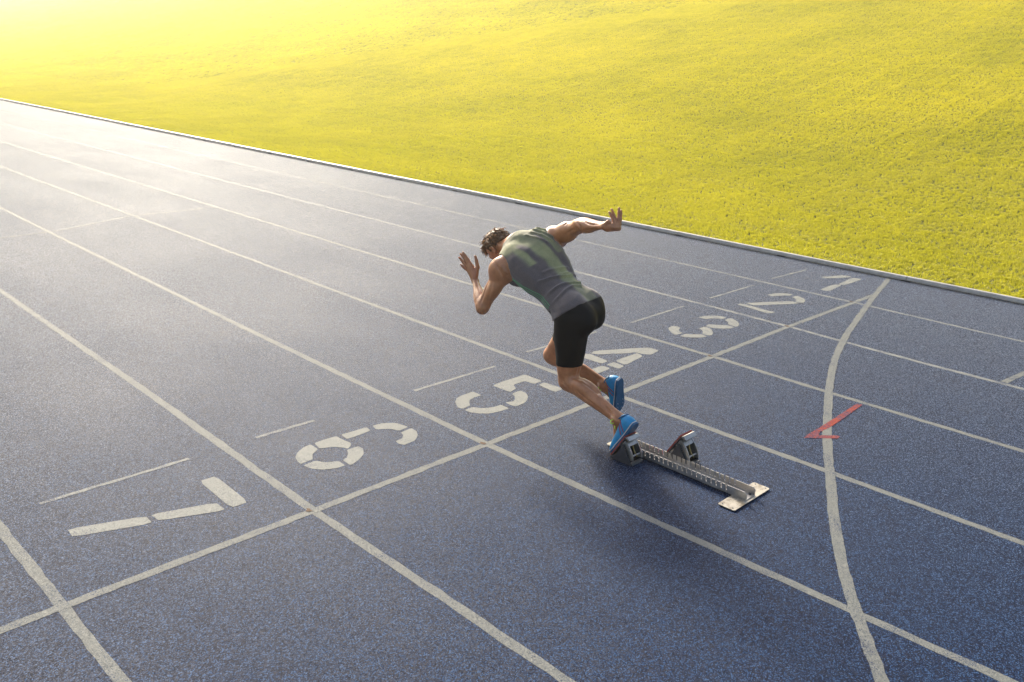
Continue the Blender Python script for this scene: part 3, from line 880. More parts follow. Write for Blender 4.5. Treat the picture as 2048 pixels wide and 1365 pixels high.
# feet inside the shoes
HEEL_L = A_((.742, -5.655, .243)); TOE_L = A_((.600, -5.655, .010)); 
HEEL_R = A_((.410, -5.398, .352)); TOE_R = A_((.366, -5.315, .100))
NL = A_((-.85, 0, .53)); NR = A_((-1.0, -.10, .12))
def foot_frame(H, T, N):
    d = nrm(T - H); n = nrm(N - (N @ d) * d); return d, n, np.cross(d, n)
feet = []
for H, T, N, A in ((HEEL_L, TOE_L, NL, JT['ankL']), (HEEL_R, TOE_R, NR, JT['ankR'])):
    d, n, s = foot_frame(H, T, N)
    feet += [Caps(A, H + d * .04 + n * .045, .034, .026, .02), Caps(A, H + d * .18 + n * .03, .032, .020, .02), Caps(H + d * .15 + n * .03, H + d * .235 + n * .022, .022, .014, .02)]

def arm(Sh, E, W, fU, fF, outer):
    """fU: biceps side of the upper arm, fF: front of the forearm"""
    ua = nrm(E - Sh); fa = nrm(W - E)
    return [Loft(Sh, E, fU, [(-.10, .055, .055), (.05, .064, .064), (.25, .056, .060), (.45, .047, .056, 0, .002), (.62, .045, .054, 0, .002), (.80, .042, .048), (.93, .042, .045), (1.03, .039, .040)], .04),
            Blob(Sh + ua * .035 + outer * .016, (outer, ua, fU), (.060, .098, .076), .018),                                        # deltoid
            Blob(Sh + (E - Sh) * .55 + nrm(fU) * .020, (nrm(np.cross(ua, fU)), ua, fU), (.038, .085, .044), .014),              # biceps
            Blob(Sh + (E - Sh) * .50 - nrm(fU) * .022, (nrm(np.cross(ua, fU)), ua, fU), (.041, .098, .045), .016),              # triceps
            Loft(E, W, fF, [(-.06, .038, .038), (.06, .045, .044), (.20, .048, .046), (.36, .045, .042), (.55, .037, .034), (.75, .030, .025), (.92, .027, .021), (1.02, .027, .020)], .02),
            Blob(E + fa * .062 + nrm(np.cross(fa, fF)) * .016 + fF * .010, (nrm(np.cross(fa, fF)), fa, fF), (.033, .082, .035), .012),  # brachioradialis
            Blob(E + fa * .075 - nrm(np.cross(fa, fF)) * .016, (nrm(np.cross(fa, fF)), fa, fF), (.032, .086, .034), .012)]
bL = nrm(JT['wrL'] - JT['elL']); bR = A_((.1, .35, .93))
armL = arm(JT['shL'], JT['elL'], JT['wrL'], bL, nrm(np.cross(bL, A_((.3, -.8, .5)))), nrm(A_((-.05, -1, .12))))
armL += [Blob(JT['elL'] - bL * .012 + nrm(JT['elL'] - JT['shL']) * .022, np.eye(3), (.026, .026, .026), .022)]               # point of the elbow
armR = arm(JT['shR'], JT['elR'], JT['wrR'], nrm(np.cross(nrm(JT['elR'] - JT['shR']), A_((0, 1, .1)))) * -1, A_((0.0, -.5, .86)), nrm(A_((.15, .75, .4))))

# --- hands: palm and five jointed fingers
def depth_of(P):
    return float((P - CAM) @ cf)
def hand(wr, elbow, palm_c, palm_n, fingers, thumb, scale=1.0):
    out = []
    for ch in fingers + [thumb]:
        n = len(ch['p'])
        for i in range(n - 1):
            out.append(Caps(ch['p'][i], ch['p'][i + 1], ch['r'][i], ch['r'][i + 1], .004))
    return out
dL = depth_of(JT['wrL'])
def chainL(pts, r, dd):
    m = len(pts)
    return dict(p=[cpt(x, y, dL + dd * k / max(1, m - 1) + o) for k, (x, y, o) in enumerate(pts)], r=r)
fr = [.0105, .0098, .0088, .0072]
handL_f = [chainL([(941, 527.5, .000), (935, 518, .004), (930, 511, .004), (926, 505.5, 0)], fr, .01),
           chainL([(937, 530, .012), (930.5, 520, .014), (925.5, 513.5, .012), (921, 508, .006)], fr, .0),
           chainL([(934, 534, .024), (927, 525.5, .028), (922.5, 520, .026), (918.5, 515.5, .02)], fr, .0),
           chainL([(932.5, 540, .034), (927, 535, .038), (924, 532, .036), (921.5, 529.5, .03)], [.009, .0085, .0075, .0062], .0)]
thumbL = chainL([(951.5, 549, .0), (955.5, 535, -.012), (953.0, 522, -.018), (950.5, 513, -.020)], [.016, .0135, .0110, .0085], 0)
palmL = [Caps(JT['wrL'], cpt(940.5, 530, dL + .004), .020, .0135, .012), Caps(JT['wrL'], cpt(936.5, 533, dL + .016), .020, .0135, .012),
         Caps(JT['wrL'], cpt(935, 539, dL + .030), .018, .0125, .012), Caps(cpt(950, 552, dL), cpt(944, 533, dL - .002), .019, .012, .014),
         Caps(cpt(952, 548, dL - .003), cpt(954, 537, dL - .010), .017, .0135, .014)]
dR = depth_of(JT['wrR'])
def chainR(pts, r):
    return dict(p=[cpt(x, y, dR + o) for (x, y, o) in pts], r=r)
handR_f = [chainR([(1229, 450, -.012), (1226, 439, -.012), (1222, 431, -.010), (1219, 425, -.006)], fr),
           chainR([(1232.5, 450, .002), (1230, 437, .003), (1226.5, 427, .004), (1223.5, 419, .004)], fr),
           chainR([(1237, 451, .014), (1237, 437, .015), (1237.8, 426, .014), (1238, 416.5, .012)], fr),
           chainR([(1239.5, 453, .028), (1241, 440, .030), (1242, 430, .028), (1242.3, 421, .024)], [.009, .0085, .0075, .0062])]
thumbR = chainR([(1214, 455, -.012), (1212.5, 447, -.024), (1216, 443.5, -.030), (1220.5, 445.5, -.030)], [.0145, .0120, .0105, .0085])
palmR = [Caps(JT['wrR'], cpt(1228, 456, dR - .008), .020, .0155, .012), Caps(JT['wrR'], cpt(1232, 456, dR + .004), .020, .0155, .012),
         Caps(JT['wrR'], cpt(1236, 456, dR + .016), .020, .0145, .012), Caps(cpt(1216, 458, dR + .01), cpt(1238, 457.5, dR + .026), .018, .0135, .014),
         Caps(cpt(1214, 457, dR - .006), cpt(1219, 451, dR - .018), .018, .0135, .014)]

# --- head
H_UP = nrm(A_((-.90, -.02, .43))); H_F = nrm(A_((-.43, .02, -.90))); H_F = nrm(H_F - (H_F @ H_UP) * H_UP); H_R = np.cross(H_F, H_UP)
if H_R[1] < 0:
    H_R = -H_R
HC = A_((-.528, -5.548, 1.040))
def hp(r, f, u):
    return HC + H_R * r + H_F * f + H_UP * u
HA = (H_R, H_F, H_UP)
head = [Blob(hp(0, -.006, .022), HA, (.076, .096, .088), .02), Blob(hp(0, .030, -.045), HA, (.062, .066, .070), .03), Blob(hp(0, .062, -.085), HA, (.034, .030, .028), .03),
        Caps(hp(-.045, .010, -.060), hp(-.022, .068, -.090), .022, .016, .02), Caps(hp(.045, .010, -.060), hp(.022, .068, -.090), .022, .016, .02),   # jaw
        Caps(hp(0, .092, -.012), hp(0, .112, -.042), .009, .012, .010), Blob(hp(0, .106, -.047), HA, (.016, .012, .009), .008),                      # nose
        Caps(hp(-.035, .080, .008), hp(.035, .080, .008), .012, .012, .012),                                                                          # brow
        Caps(hp(-.018, .090, -.070), hp(.018, .090, -.070), .006, .006, .006), Caps(hp(-.015, .088, -.079), hp(.015, .088, -.079), .006, .006, .006)]  # lips
for sx in (-1, 1):
    e = Blob(hp(sx * .031, .092, -.012), HA, (.015, .012, .010), .008); e.sub = True; head.append(e)
    head.append(Blob(hp(sx * .031, .078, -.012), HA, (.012, .012, .011), .004))
    tilt = nrm(H_R * sx * .35 - H_F); up = nrm(H_UP - (H_UP @ tilt) * tilt); th = np.cross(tilt, up)
    head.append(Blob(hp(sx * .080, -.012, -.022), (th, tilt, up), (.0075, .018, .031), .006))
    q = Blob(hp(sx * .088, -.008, -.018), (th, tilt, up), (.007, .010, .017), .004); q.sub = True; head.append(q)
    head.append(Caps(hp(sx * .078, -.002, -.050), hp(sx * .082, -.012, -.044), .007, .008, .006))
neck_p = [Caps(tp(.97, 0, -.005), hp(0, -.030, -.055), .064, .060, .045), Caps(tp(.95, -.05, .02), hp(-.035, -.045, -.04), .040, .026, .04), Caps(tp(.95, .05, .02), hp(.035, -.045, -.04), .040, .026, .04)]

body_prims = torso_prims + neck_p + head + glutes + [groove] + legL + legR + feet + armL + armR + palmL + palmR
fingers = hand(None, None, None, None, handL_f, thumbL) + hand(None, None, None, None, handR_f, thumbR)
for q in body_prims:
    q.lo = np.array(q.lo); q.hi = np.array(q.hi)
G = Grid((-.86, -5.93, -.02), (.80, -5.20, 1.44), 0.005)
# the legs, arms and trunk are blended limb by limb so that neighbours that only touch do not melt together
def part_grid(prims):
    g = G.like()
    for q in prims:
        g.add(q)
    return g.f
trunk = torso_prims + neck_p + head + glutes + [groove]
fT = part_grid(trunk)
for prims, k in ((legL, .035), (legR, .035)):
    fT = smin(fT, part_grid(prims + (feet[:3] if prims is legL else feet[3:])), k)
for prims, k in ((armL + palmL, .022), (armR + palmR, .022)):
    fT = smin(fT, part_grid(prims), k)
G.f = fT.astype(np.float32)
for q in fingers:
    G.add(q)
person = empty('person', (.62, -5.655, 0.0))
tag(person, 'sprinter in grey-green vest and black shorts driving off the starting block, arms swinging', 'person')
def rel(V):
    return np.asarray(V) - A_(person.location)
V, F = G.mesh(2)
# muscle separations, tendons and creases sculpted into the skin along lines on its surface
from mathutils.bvhtree import BVHTree
def vnormals(V, F):
    n = np.cross(V[F[:, 2]] - V[F[:, 0]], V[F[:, 3]] - V[F[:, 1]]); N = np.zeros_like(V)
    for i in range(4):
        np.add.at(N, F[:, i], n)
    return N / (np.linalg.norm(N, axis=1)[:, None] + 1e-12)
bvb = BVHTree.FromPolygons([Vector(v) for v in V], [tuple(int(i) for i in f) for f in F])
NB = vnormals(V, F)
move = np.zeros(len(V))
LINES = [([(986, 520), (995, 534), (1001, 546), (1006, 557)], .009, -.0050), ([(979, 560), (970, 580), (964, 598), (959, 613)], .008, -.0055),
         ([(953, 572), (952, 584), (954, 597)], .006, -.0035), ([(947, 580), (948, 594), (952, 606)], .006, -.0030), ([(985, 566), (981, 585), (975, 605)], .008, -.0030),
         ([(1128, 451), (1136, 443), (1144, 439)], .007, -.0045), ([(1155, 446), (1161, 455), (1162, 467)], .008, -.0060), ([(1131, 470), (1142, 462), (1154, 458)], .008, -.0035),
         ([(1167, 441), (1175, 447), (1186, 450), (1198, 449)], .006, -.0040), ([(1165, 462), (1180, 460), (1196, 459)], .006, -.0035),
         ([(1139, 731), (1141, 748), (1138, 762)], .006, -.0040), ([(1158, 730), (1156, 746), (1150, 758)], .007, -.0045), ([(1126, 752), (1128, 766), (1134, 778)], .007, -.0040),
         ([(1153, 757), (1172, 770), (1190, 783), (1208, 798)], .008, -.0045), ([(1146, 776), (1162, 790), (1182, 806), (1206, 824)], .007, -.0040),
         ([(1215, 812), (1226, 825), (1233, 836)], .006, .0045), ([(1206, 808), (1218, 822), (1226, 836)], .006, -.0035), ([(1180, 745), (1194, 757), (1205, 770)], .006, -.0030),
         ([(1003, 533), (1012, 545), (1020, 552)], .012, .0040), ([(990, 560), (986, 580), (980, 600)], .012, .0030)]
for pts, w, h in LINES:
    q3 = []
    for x, y in catmull(pts, 8):
        o_ = cpt(x, y, 1.0); hit = bvb.ray_cast(Vector(CAM), Vector(nrm(o_ - CAM)))
        if hit[0] is not None:
            q3.append(np.array(hit[0]))
    if len(q3) < 3:
        continue
    q3 = np.array(q3); sel = np.where(((V > q3.min(0) - .04) & (V < q3.max(0) + .04)).all(1))[0]
    dm = np.sqrt(((V[sel][:, None] - q3[None]) ** 2).sum(-1)); j = dm.argmin(1)
    fade = np.sin(np.pi * np.clip((j + .5) / len(q3), .12, .88))
    move[sel] += 1.5 * h * fade * np.exp(-(dm.min(1) / w) ** 2)
V = V + NB * move[:, None]
fast_mesh('body', rel(V), F, M_SKIN, person)

# --- vest
class Off:
    pass
def crease(s, a, pts, w, h):
    """ridge along a polyline in vest coordinates"""
    d = np.full(s.shape, 1e9)
    for (a0, s0), (a1, s1) in zip(pts[:-1], pts[1:]):
        ax, sx = a1 - a0, (s1 - s0) * .6
        tt = np.clip(((a - a0) * ax + (s - s0) * .6 * sx) / (ax * ax + sx * sx), 0, 1)
        d = np.minimum(d, np.hypot(a - a0 - tt * ax, (s - s0) * .6 - tt * sx))
    return 1.6 * h * np.exp(-(d / w) ** 2)
HEM_P = A_((.150, -5.56, .772)); HEM_N = nrm(A_((-.60, -.10, .79)))
def vest_fold(p):
    s, a, b, U, D = torso.coords(p)
    w = np.clip((s - .05) / .2, 0, 1)
    f = 0.0026 * wob(p, 34, 8, 0) + .0013 * wob(p, 75, 8, 8)
    back = np.clip((b + .02) / .05, 0, 1)
    f = f + back * (crease(s, a, [(-.15, .40), (-.08, .345), (.0, .31), (.05, .30)], .008, .010)
        + crease(s, a, [(-.15, .24), (-.07, .23), (.0, .20), (.06, .19)], .008, .009)
        + crease(s, a, [(-.16, .13), (-.09, .16), (-.03, .165), (.03, .14)], .008, .007)
        + crease(s, a, [(-.10, .45), (.0, .42), (.08, .40)], .009, .005) + crease(s, a, [(-.02, .35), (.06, .33), (.11, .31)], .007, .006)
        + crease(s, a, [(.07, .94), (.10, .82), (.12, .70)], .007, .007) + crease(s, a, [(.10, .96), (.13, .85), (.15, .74)], .006, .008)
        + crease(s, a, [(.03, .93), (.06, .82), (.08, .72)], .007, .006) + crease(s, a, [(.13, .97), (.16, .88)], .006, .006))
    return np.maximum(f, -.0035)
g = Grid(tp(.5, 0, 0) - .56, tp(.5, 0, 0) + .56, 0.005)
for q in torso_prims + glutes[:2]:
    g.add(q, 0.0)
for prims in (legL, legR):
    g2 = g.like(); g2.add(prims[0]); g.f = smin(g.f, g2.f, .035).astype(np.float32)
sl, P = g.block(g.lo, g.lo + (g.n - 1) * g.h)
shape = P.shape[:3]
near = np.abs(g.f) < .05
pp = P[near]
d = g.f[near] - 0.0085 - vest_fold(pp)
d = smax(d, -((pp - HEM_P) @ HEM_N), .004)                                    # hem
HOLES = ((JT['shL'] + A_((-.004, -.034, -.014)), .094), (JT['shR'] + nrm(JT['elR'] - JT['shR']) * .066 + A_((0, .012, 0)), .090))
for hc, hr in HOLES:
    d = smax(d, hr - np.linalg.norm(pp - hc, axis=1), .004)
dn = union(neck_p[:1], pp) - .016
d = smax(d, -np.maximum(dn, -((pp - tp(.945, 0, 0)) @ S_AX) ), .004)
d = smax(d, (pp - tp(1.06, 0, 0)) @ S_AX, .004)
fv = np.full(g.f.shape, .05, np.float32); fv[g.f < -.049] = -.05; 
deep = (g.f <= -.05)
# interior: only keep it solid where it is on the kept side of the cuts
pd = P[deep]
dd = np.full(len(pd), -.05)
dd = np.maximum(dd, -((pd - HEM_P) @ HEM_N))
for hc, hr in HOLES:
    dd = np.maximum(dd, hr - np.linalg.norm(pd - hc, axis=1))
dd = np.maximum(dd, -np.maximum(union(neck_p[:1], pd) - .016, -((pd - tp(.945, 0, 0)) @ S_AX)))
fv[deep] = dd; fv[near] = d
g.f = fv
V, F = g.mesh(2)
vest = fast_mesh('vest', rel(V), F, M_VEST, person)
s, a, b, U, D = torso.coords(V)
ss = lambda x, e0, e1: np.clip((x - e0) / (e1 - e0), 0, 1) ** 2 * (3 - 2 * np.clip((x - e0) / (e1 - e0), 0, 1))
al = np.abs(a + .0)
edge = .006 * wob(V, 40, 6, 4)
band = (1 - ss(np.abs(a - .008) + edge, .028, .068)) * (1 - ss(s, .80, .90) * 0)
yoke = ss(s + edge * 2, .80, .87) * (1 - ss(al, .165, .185))
patch = ss(al + edge, .070, .100) * (1 - ss(al + edge, .112, .158)) * ss(s, .560, .580) * (1 - ss(s, .78, .88) * .2)
greyline = ss(al, .058, .070) * (1 - ss(al, .074, .088)) * (1 - ss(s, .80, .93))
right = (a > 0) * ss(al, .10, .12) * .35
dye = np.maximum.reduce([band, yoke * .95, patch * .85, right * ss(s, .2, .6)]) * ss(b, -.03, .01)
dye = np.clip(dye * (1 - greyline * .9) + .0, 0, 1) * np.clip(.74 + .24 * wob(V, 18, 8, 2), .3, 1)
att = vest.data.attributes.new('dye', 'FLOAT', 'POINT'); att.data.foreach_set('value', dye.astype(np.float32))
# green piping down the left flank, laid on the cloth
bv = BVHTree.FromPolygons([Vector(v) for v in V], [tuple(int(i) for i in f) for f in F])
for off in (0.0, .016, .030):
    path = []
    for sv in np.linspace(.14, .70, 42):
        U_, D_ = body_axes(sv)
        c0 = tp(sv, 0, -.012 - off - .03 * max(0, .3 - sv))
        hit = bv.ray_cast(Vector(c0 - U_ * .4 + D_ * .0), Vector(U_))
        if hit[0] is not None:
            path.append(np.array(hit[0]) - U_ * .001)
    if len(path) > 3:
        mb = MB().tube(path, .0016 if off else .0022, 5)
        mb.V = [tuple(rel(v)) for v in mb.V]
        mb.build('piping', M_PIPING, vest, smooth=True)

# --- shorts
g = Grid((-.30, -5.82, .28), (.42, -5.22, 1.0), 0.005)
for q in [torso] + glutes + [groove]:
    g.add(q)
f0 = g.f.copy()
res = None
for prims, H, K, tc in ((legL, JT['hipL'], JT['kneeL'], .735), (legR, JT['hipR'], JT['kneeR'], .70)):
    g2 = g.like()
    for q in prims[:1] + prims[2:4]:
        g2.add(q)
    f0 = smin(f0, g2.f, .035)
sl, P = g.block(g.lo, g.lo + (g.n - 1) * g.h)
P = P.reshape(-1, 3); d = f0.reshape(-1).astype(float) - .0045 - .0008 * wob(P, 60, 6, 3)
d = smax(d, (P - (JT['pelvis'] + S_AX * .13)) @ S_AX, .004)
axL = nrm(nrm(JT['kneeL'] - JT['hipL']) + A_((.06, .0, 0))); axR = nrm(JT['kneeR'] - JT['hipR'])
cutL = (P - (JT['hipL'] + (JT['kneeL'] - JT['hipL']) * .735)) @ axL
cutR = (P - (JT['hipR'] + (JT['kneeR'] - JT['hipR']) * .68)) @ axR
dl = np.linalg.norm(P - (JT['hipL'] + np.clip((P - JT['hipL']) @ axL, 0, .5)[:, None] * axL), axis=1)
dr = np.linalg.norm(P - (JT['hipR'] + np.clip((P - JT['hipR']) @ axR, 0, .5)[:, None] * axR), axis=1)
d = smax(d, np.where(dl < dr, cutL, cutR), .003)
g.f = d.reshape(g.f.shape).astype(np.float32)
V, F = g.mesh(2)
shorts = fast_mesh('shorts', rel(V), F, M_LYCRA, person)

# --- shoes
def shoe(H, T, N, side):
    d_, n_, s_ = foot_frame(H, T, N)
    L = np.linalg.norm(T - H)
    def W(x, y, z):
        return rel(H + d_ * (x * L) + s_ * y + n_ * z)
    st = [(-.030, .018, .058), (.0, .028, .078), (.06, .034, .094), (.14, .036, .102), (.22, .036, .096), (.32, .036, .084), (.45, .040, .070), (.58, .046, .060), (.72, .048, .050), (.84, .043, .042), (.94, .031, .032), (1.0, .014, .020)]
    tt = np.linspace(0, 1, 26); sx = np.array([a for a, _, _ in st]); xs_ = sx[0] + (sx[-1] - sx[0]) * tt
    hw = np.interp(xs_, sx, [b for _, b, _ in st]); hh = np.interp(xs_, sx, [c for _, _, c in st])
    for arr in (hw, hh):
        for _ in range(2):
            arr[1:-1] = (arr[:-2] + 2 * arr[1:-1] + arr[2:]) / 4
    m = 20; Vv = []
    cxs = [side * -.006 * math.sin(math.pi * max(0, x)) for x in xs_]
    def ring(i):
        out = []
        for j in range(m):
            an = 2 * math.pi * j / m
            ca, sa = math.cos(an), math.sin(an)
            ex = .72
            yy = hw[i] * math.copysign(abs(ca) ** ex, ca)
            z_ = hh[i] / 2 + hh[i] / 2 * math.copysign(abs(sa) ** (.85 if sa > 0 else .45), sa)
            if sa > 0:
                yy *= 1 - .42 * (sa ** 1.6)
            out.append((xs_[i], cxs[i] + yy, max(z_, .006) if sa < 0 else z_))
        return out
    R = [ring(i) for i in range(len(xs_))]
    mb = MB()
    Vv = [W(*q) for r in R for q in r]
    Ff = [(i * m + j, i * m + (j + 1) % m, (i + 1) * m + (j + 1) % m, (i + 1) * m + j) for i in range(len(R) - 1) for j in range(m)]
    Ff += [tuple(range(m)), tuple(range((len(R) - 1) * m, len(R) * m))]
    up = mb.add(Vv, Ff).build('shoe', M_BLUE, person, smooth=True)
    # sole plate
    def slab(name, mat, z0, z1, grow, parent):
        q = MB(); Vt = []; n = len(xs_)
        outl = [(xs_[i] + (grow * .05 if i == n - 1 else 0) - (grow * .05 if i == 0 else 0), cxs[i] + (hw[i] + grow)) for i in range(n)] + [(xs_[i], cxs[i] - (hw[i] + grow)) for i in range(n - 1, -1, -1)]
        k = len(outl); rise = lambda x: .012 * max(0, (x - .75) / .25) ** 2 + .004 * max(0, (.1 - x) / .1)
        Vt = [W(x, y, z0 + rise(x)) for x, y in outl] + [W(x, y, z1 + rise(x)) for x, y in outl]
        Fs = [(j, (j + 1) % k, k + (j + 1) % k, k + j) for j in range(k)]
        for i in range(n - 1):
            Fs += [(i, i + 1, k - 2 - i, k - 1 - i), (k + i + 1, k + i, 2 * k - 1 - i, 2 * k - 2 - i)]
        return q.add(Vt, Fs).build(name, mat, parent)
    slab('midsole', M_EDGE, .004, .009, .0022, up)
    so = slab('sole', M_SOLE, -.010, .0035, .0008, up)
    # spikes under the ball of the foot
    for (x, y) in ((.62, -.028), (.62, .026), (.74, -.030), (.74, .028), (.86, -.018), (.86, .018)):
        MB().tube([W(x, y + cxs[10], -.008), W(x, y + cxs[10], -.013), W(x, y + cxs[10], -.019)], [.0045, .0035, .0008], 6).build('spike', M_SPIKE, up)
    # collar
    col_path = []
    for j in range(25):
        an = 2 * math.pi * j / 24
        x = .125 + .115 * math.cos(an); y = .030 * math.sin(an)
        h = np.interp(x, xs_, hh) + .002 - .012 * abs(math.sin(an))
        col_path.append(W(x, cxs[5] + y, h))
    MB().tube(col_path, .0045, 6).build('collar', M_SOLE, up, smooth=True)
    # red overlays on the flanks
    for sd_ in (-1, 1):
        for (xa, za), (xb, zb) in (((.16, .078), (.30, .016)), ((.22, .080), (.40, .018))):
            pa = []
            for k in np.linspace(0, 1, 9):
                x = xa + (xb - xa) * k; z = za + (zb - za) * k
                w_ = np.interp(x, xs_, hw); h_ = np.interp(x, xs_, hh)
                sa = np.clip((z - h_ / 2) / (h_ / 2), -1, 1)
                sp = math.copysign(abs(sa) ** (1 / (.85 if sa > 0 else .45)), sa); ca = math.sqrt(max(0, 1 - sp * sp))
                yy = w_ * ca ** .72 * (1 - (.42 * sp ** 1.6 if sp > 0 else 0))
                pa.append(W(x, np.interp(x, xs_, cxs) + sd_ * (yy + .0005), z))
            MB().tube(pa, [.0032] * 9, 5).build('stripe', M_STRIPE, up, smooth=True)
    # laces and a bow
    lm = MB()
    for x in (.33, .39, .45, .51):
        h = np.interp(x, xs_, hh); w_ = .018
        lm.tube([W(x, cxs[10] - w_, h - .006), W(x + .01, cxs[10], h + .003), W(x + .02, cxs[10] + w_, h - .006)], .0032, 5)
        lm.tube([W(x, cxs[10] + w_, h - .006), W(x + .01, cxs[10], h + .004), W(x + .02, cxs[10] - w_, h - .006)], .0032, 5)
    h = np.interp(.31, xs_, hh)
    for sg, ln in ((-1, 1.0), (1, .8)):
        c0 = (.31, cxs[10], h + .004)
        loop = [(.31, c0[1], h + .004), (.28, c0[1] + sg * .020, h + .020), (.27, c0[1] + sg * .060 * ln, h + .026), (.31, c0[1] + sg * .066 * ln, h + .012), (.33, c0[1] + sg * .022, h + .010), (.31, c0[1], h + .004)]
        lm.tube([W(*q) for q in catmull(loop, 4)], .0034, 5)
        tail = [(.31, c0[1], h + .004), (.34, c0[1] + sg * .018, h + .010), (.38, c0[1] + sg * .034, h - .004), (.41, c0[1] + sg * .040, h - .018)]
        lm.tube([W(*q) for q in catmull(tail, 4)], .0032, 5)
    lm.build('lace', M_LACE, up, smooth=True)
    return up
shoe(HEEL_L, TOE_L, NL, -1)
shoe(HEEL_R, TOE_R, NR, 1)

# --- hair: a close cap plus several hundred curved locks
cap = Grid(HC - .16, HC + .16, 0.005)
cap.add(Blob(hp(0, -.010, .026), HA, (.082, .100, .092), .02)); cap.add(Caps(hp(-.03, -.088, -.03), hp(.03, -.088, -.03), .020, .020, .03))
sl, P = cap.block(cap.lo, cap.lo + (cap.n - 1) * cap.h)
q = P - HC; uu = q @ H_UP; ff = q @ H_F; rr = q @ H_R
f_ = cap.f + .0035 * wob(P, 85, 8, 6)
line = np.where(ff > .015, .052 - (ff - .015) * .10, np.where(ff > -.03, -.014 + (ff + .03) * 1.3, -.062 - (ff + .05) * .6))
side = (np.abs(rr) > .058) & (ff > .004) & (ff < .026)
line = np.where(side, -.045, line)
cap.f = smax(f_, line - uu, .006).astype(np.float32)
V1, F1 = cap.mesh(2)
hv = [tuple(v) for v in rel(V1)]; hf = [tuple(f) for f in F1]; tone = [0.15] * len(hv)
rh = np.random.default_rng(3)
def lock(root, nrm_, comb, ln, rad, curl, tn):
    pts = [root]; dirv = nrm(nrm_ * .8 + comb * .8)
    ph = rh.uniform(0, 6.28); side_ = nrm(np.cross(dirv, nrm_ + .01))
    n = 7
    for i in range(1, n):
        tt = i / (n - 1)
        dirv = nrm(nrm_ * (.75 - .9 * tt) + comb * (.7 + .5 * tt) + side_ * curl * math.sin(ph + tt * 7) + A_((0, 0, -.35 * tt)))
        pts.append(pts[-1] + dirv * ln / (n - 1))
    rads = [rad * (1 - .85 * (i / (n - 1)) ** 1.3) for i in range(n)]
    Vt, Ft = tube(pts, rads, 5)
    k = len(hv)
    hv.extend(tuple(v) for v in rel(Vt)); hf.extend(tuple(i + k for i in f) for f in Ft); tone.extend([tn] * len(Vt))
def scalp(th, ph):
    n = H_R * (math.sin(th) * math.cos(ph)) + H_F * (math.sin(th) * math.sin(ph)) + H_UP * math.cos(th)
    p0 = hp(0, -.010, .026) + H_R * (.080 * math.sin(th) * math.cos(ph)) + H_F * (.098 * math.sin(th) * math.sin(ph)) + H_UP * (.090 * math.cos(th))
    return p0, n
cnt = 0
while cnt < 620:
    th = math.acos(rh.uniform(-.55, 1)); ph = rh.uniform(0, 6.283)
    p0, n0 = scalp(th, ph)
    q = p0 - HC; uu = q @ H_UP; ff = q @ H_F
    lim = .055 if ff > .02 else (-.005 if ff > -.03 else -.055)
    if uu < lim:
        continue
    top = uu > .055
    comb = (H_F * .9 + H_UP * .1 if (top and ff > -.03) else (-H_UP * .8 - H_F * .35)) + rh.normal(0, .25, 3)
    ln = rh.uniform(.035, .060) if top else rh.uniform(.022, .036)
    lock(p0 - n0 * .004, n0, nrm(comb), ln, rh.uniform(.0024, .0045), .55 if top else .25, float(np.clip(rh.normal(.45 if top else .2, .25), 0, 1)))
    cnt += 1
for i in range(26):                                             # forelock hanging from the forehead
    p0, n0 = scalp(rh.uniform(.55, .95), rh.uniform(1.0, 2.3))
    lock(p0, n0, nrm(H_F * .8 + A_((0, 0, -.6)) + rh.normal(0, .2, 3)), rh.uniform(.06, .095), rh.uniform(.0018, .0034), .5, float(rh.uniform(.4, 1)))
me = bpy.data.meshes.new('hair'); me.from_pydata(hv, [], hf); me.materials.append(M_HAIR)
me.polygons.foreach_set('use_smooth', np.ones(len(me.polygons), bool))
at_ = me.attributes.new('tone', 'FLOAT', 'POINT'); at_.data.foreach_set('value', np.array(tone, np.float32))
link(bpy.data.objects.new('hair', me), person)
# ------------------------------------------------------------------ starting block
t = NT('worn_aluminium')
p = t.pos(); n1 = t.noise(p, 18, 5, 0.65); n2 = t.noise(p, 140, 3, 0.6)
c = t.mix(t.maprange(n1, 0.35, 0.7, 0, 1), (0.36, 0.34, 0.32), (0.52, 0.50, 0.47))
c = t.mix(t.maprange(n2, 0.56, 0.74, 0, .7), c, (0.20, 0.15, 0.11))
t.bsdf(c, t.maprange(n1, 0.3, 0.7, 0.30, 0.48), t.bump(n2, 0.15, 0.001), Metallic=0.85)
M_ALU = t.m
t = NT('stained_plate')
p = t.pos(); n1 = t.noise(p, 14, 5, 0.7); n2 = t.noise(p, 60, 3, 0.6)
c = t.mix(t.maprange(n1, 0.48, 0.66, 0, .85), (0.40, 0.36, 0.29), (0.10, 0.07, 0.04))
t.bsdf(c, 0.5, None, Metallic=0.3)
M_PLATE = t.m
M_REDRUB = simple('red_rubber_pad', (0.23, 0.035, 0.022), 0.75)
M_STEEL = simple('dark_cast_side', (0.055, 0.055, 0.062), 0.42, Metallic=0.4)
M_BLACK = simple('black_recess', (0.012, 0.012, 0.014), 0.6)
M_BRASS = simple('brass_spring', (0.34, 0.24, 0.09), 0.4, Metallic=0.8)
RY0, RY1 = -5.572, -5.480
block = empty('starting_block', (1.0, -5.526, 0))
tag(block, 'silver aluminium starting block with two red-padded pedals on the blue lane', 'starting block')
BL = A_(block.location)
def rb(mb, name, mat, parent=block, bevel=0.0, smooth=False):
    off = BL if parent is block else BL
    mb.V = [tuple(A_(v) - off) for v in mb.V]
    return mb.build(name, mat, parent, bevel=bevel, smooth=smooth)
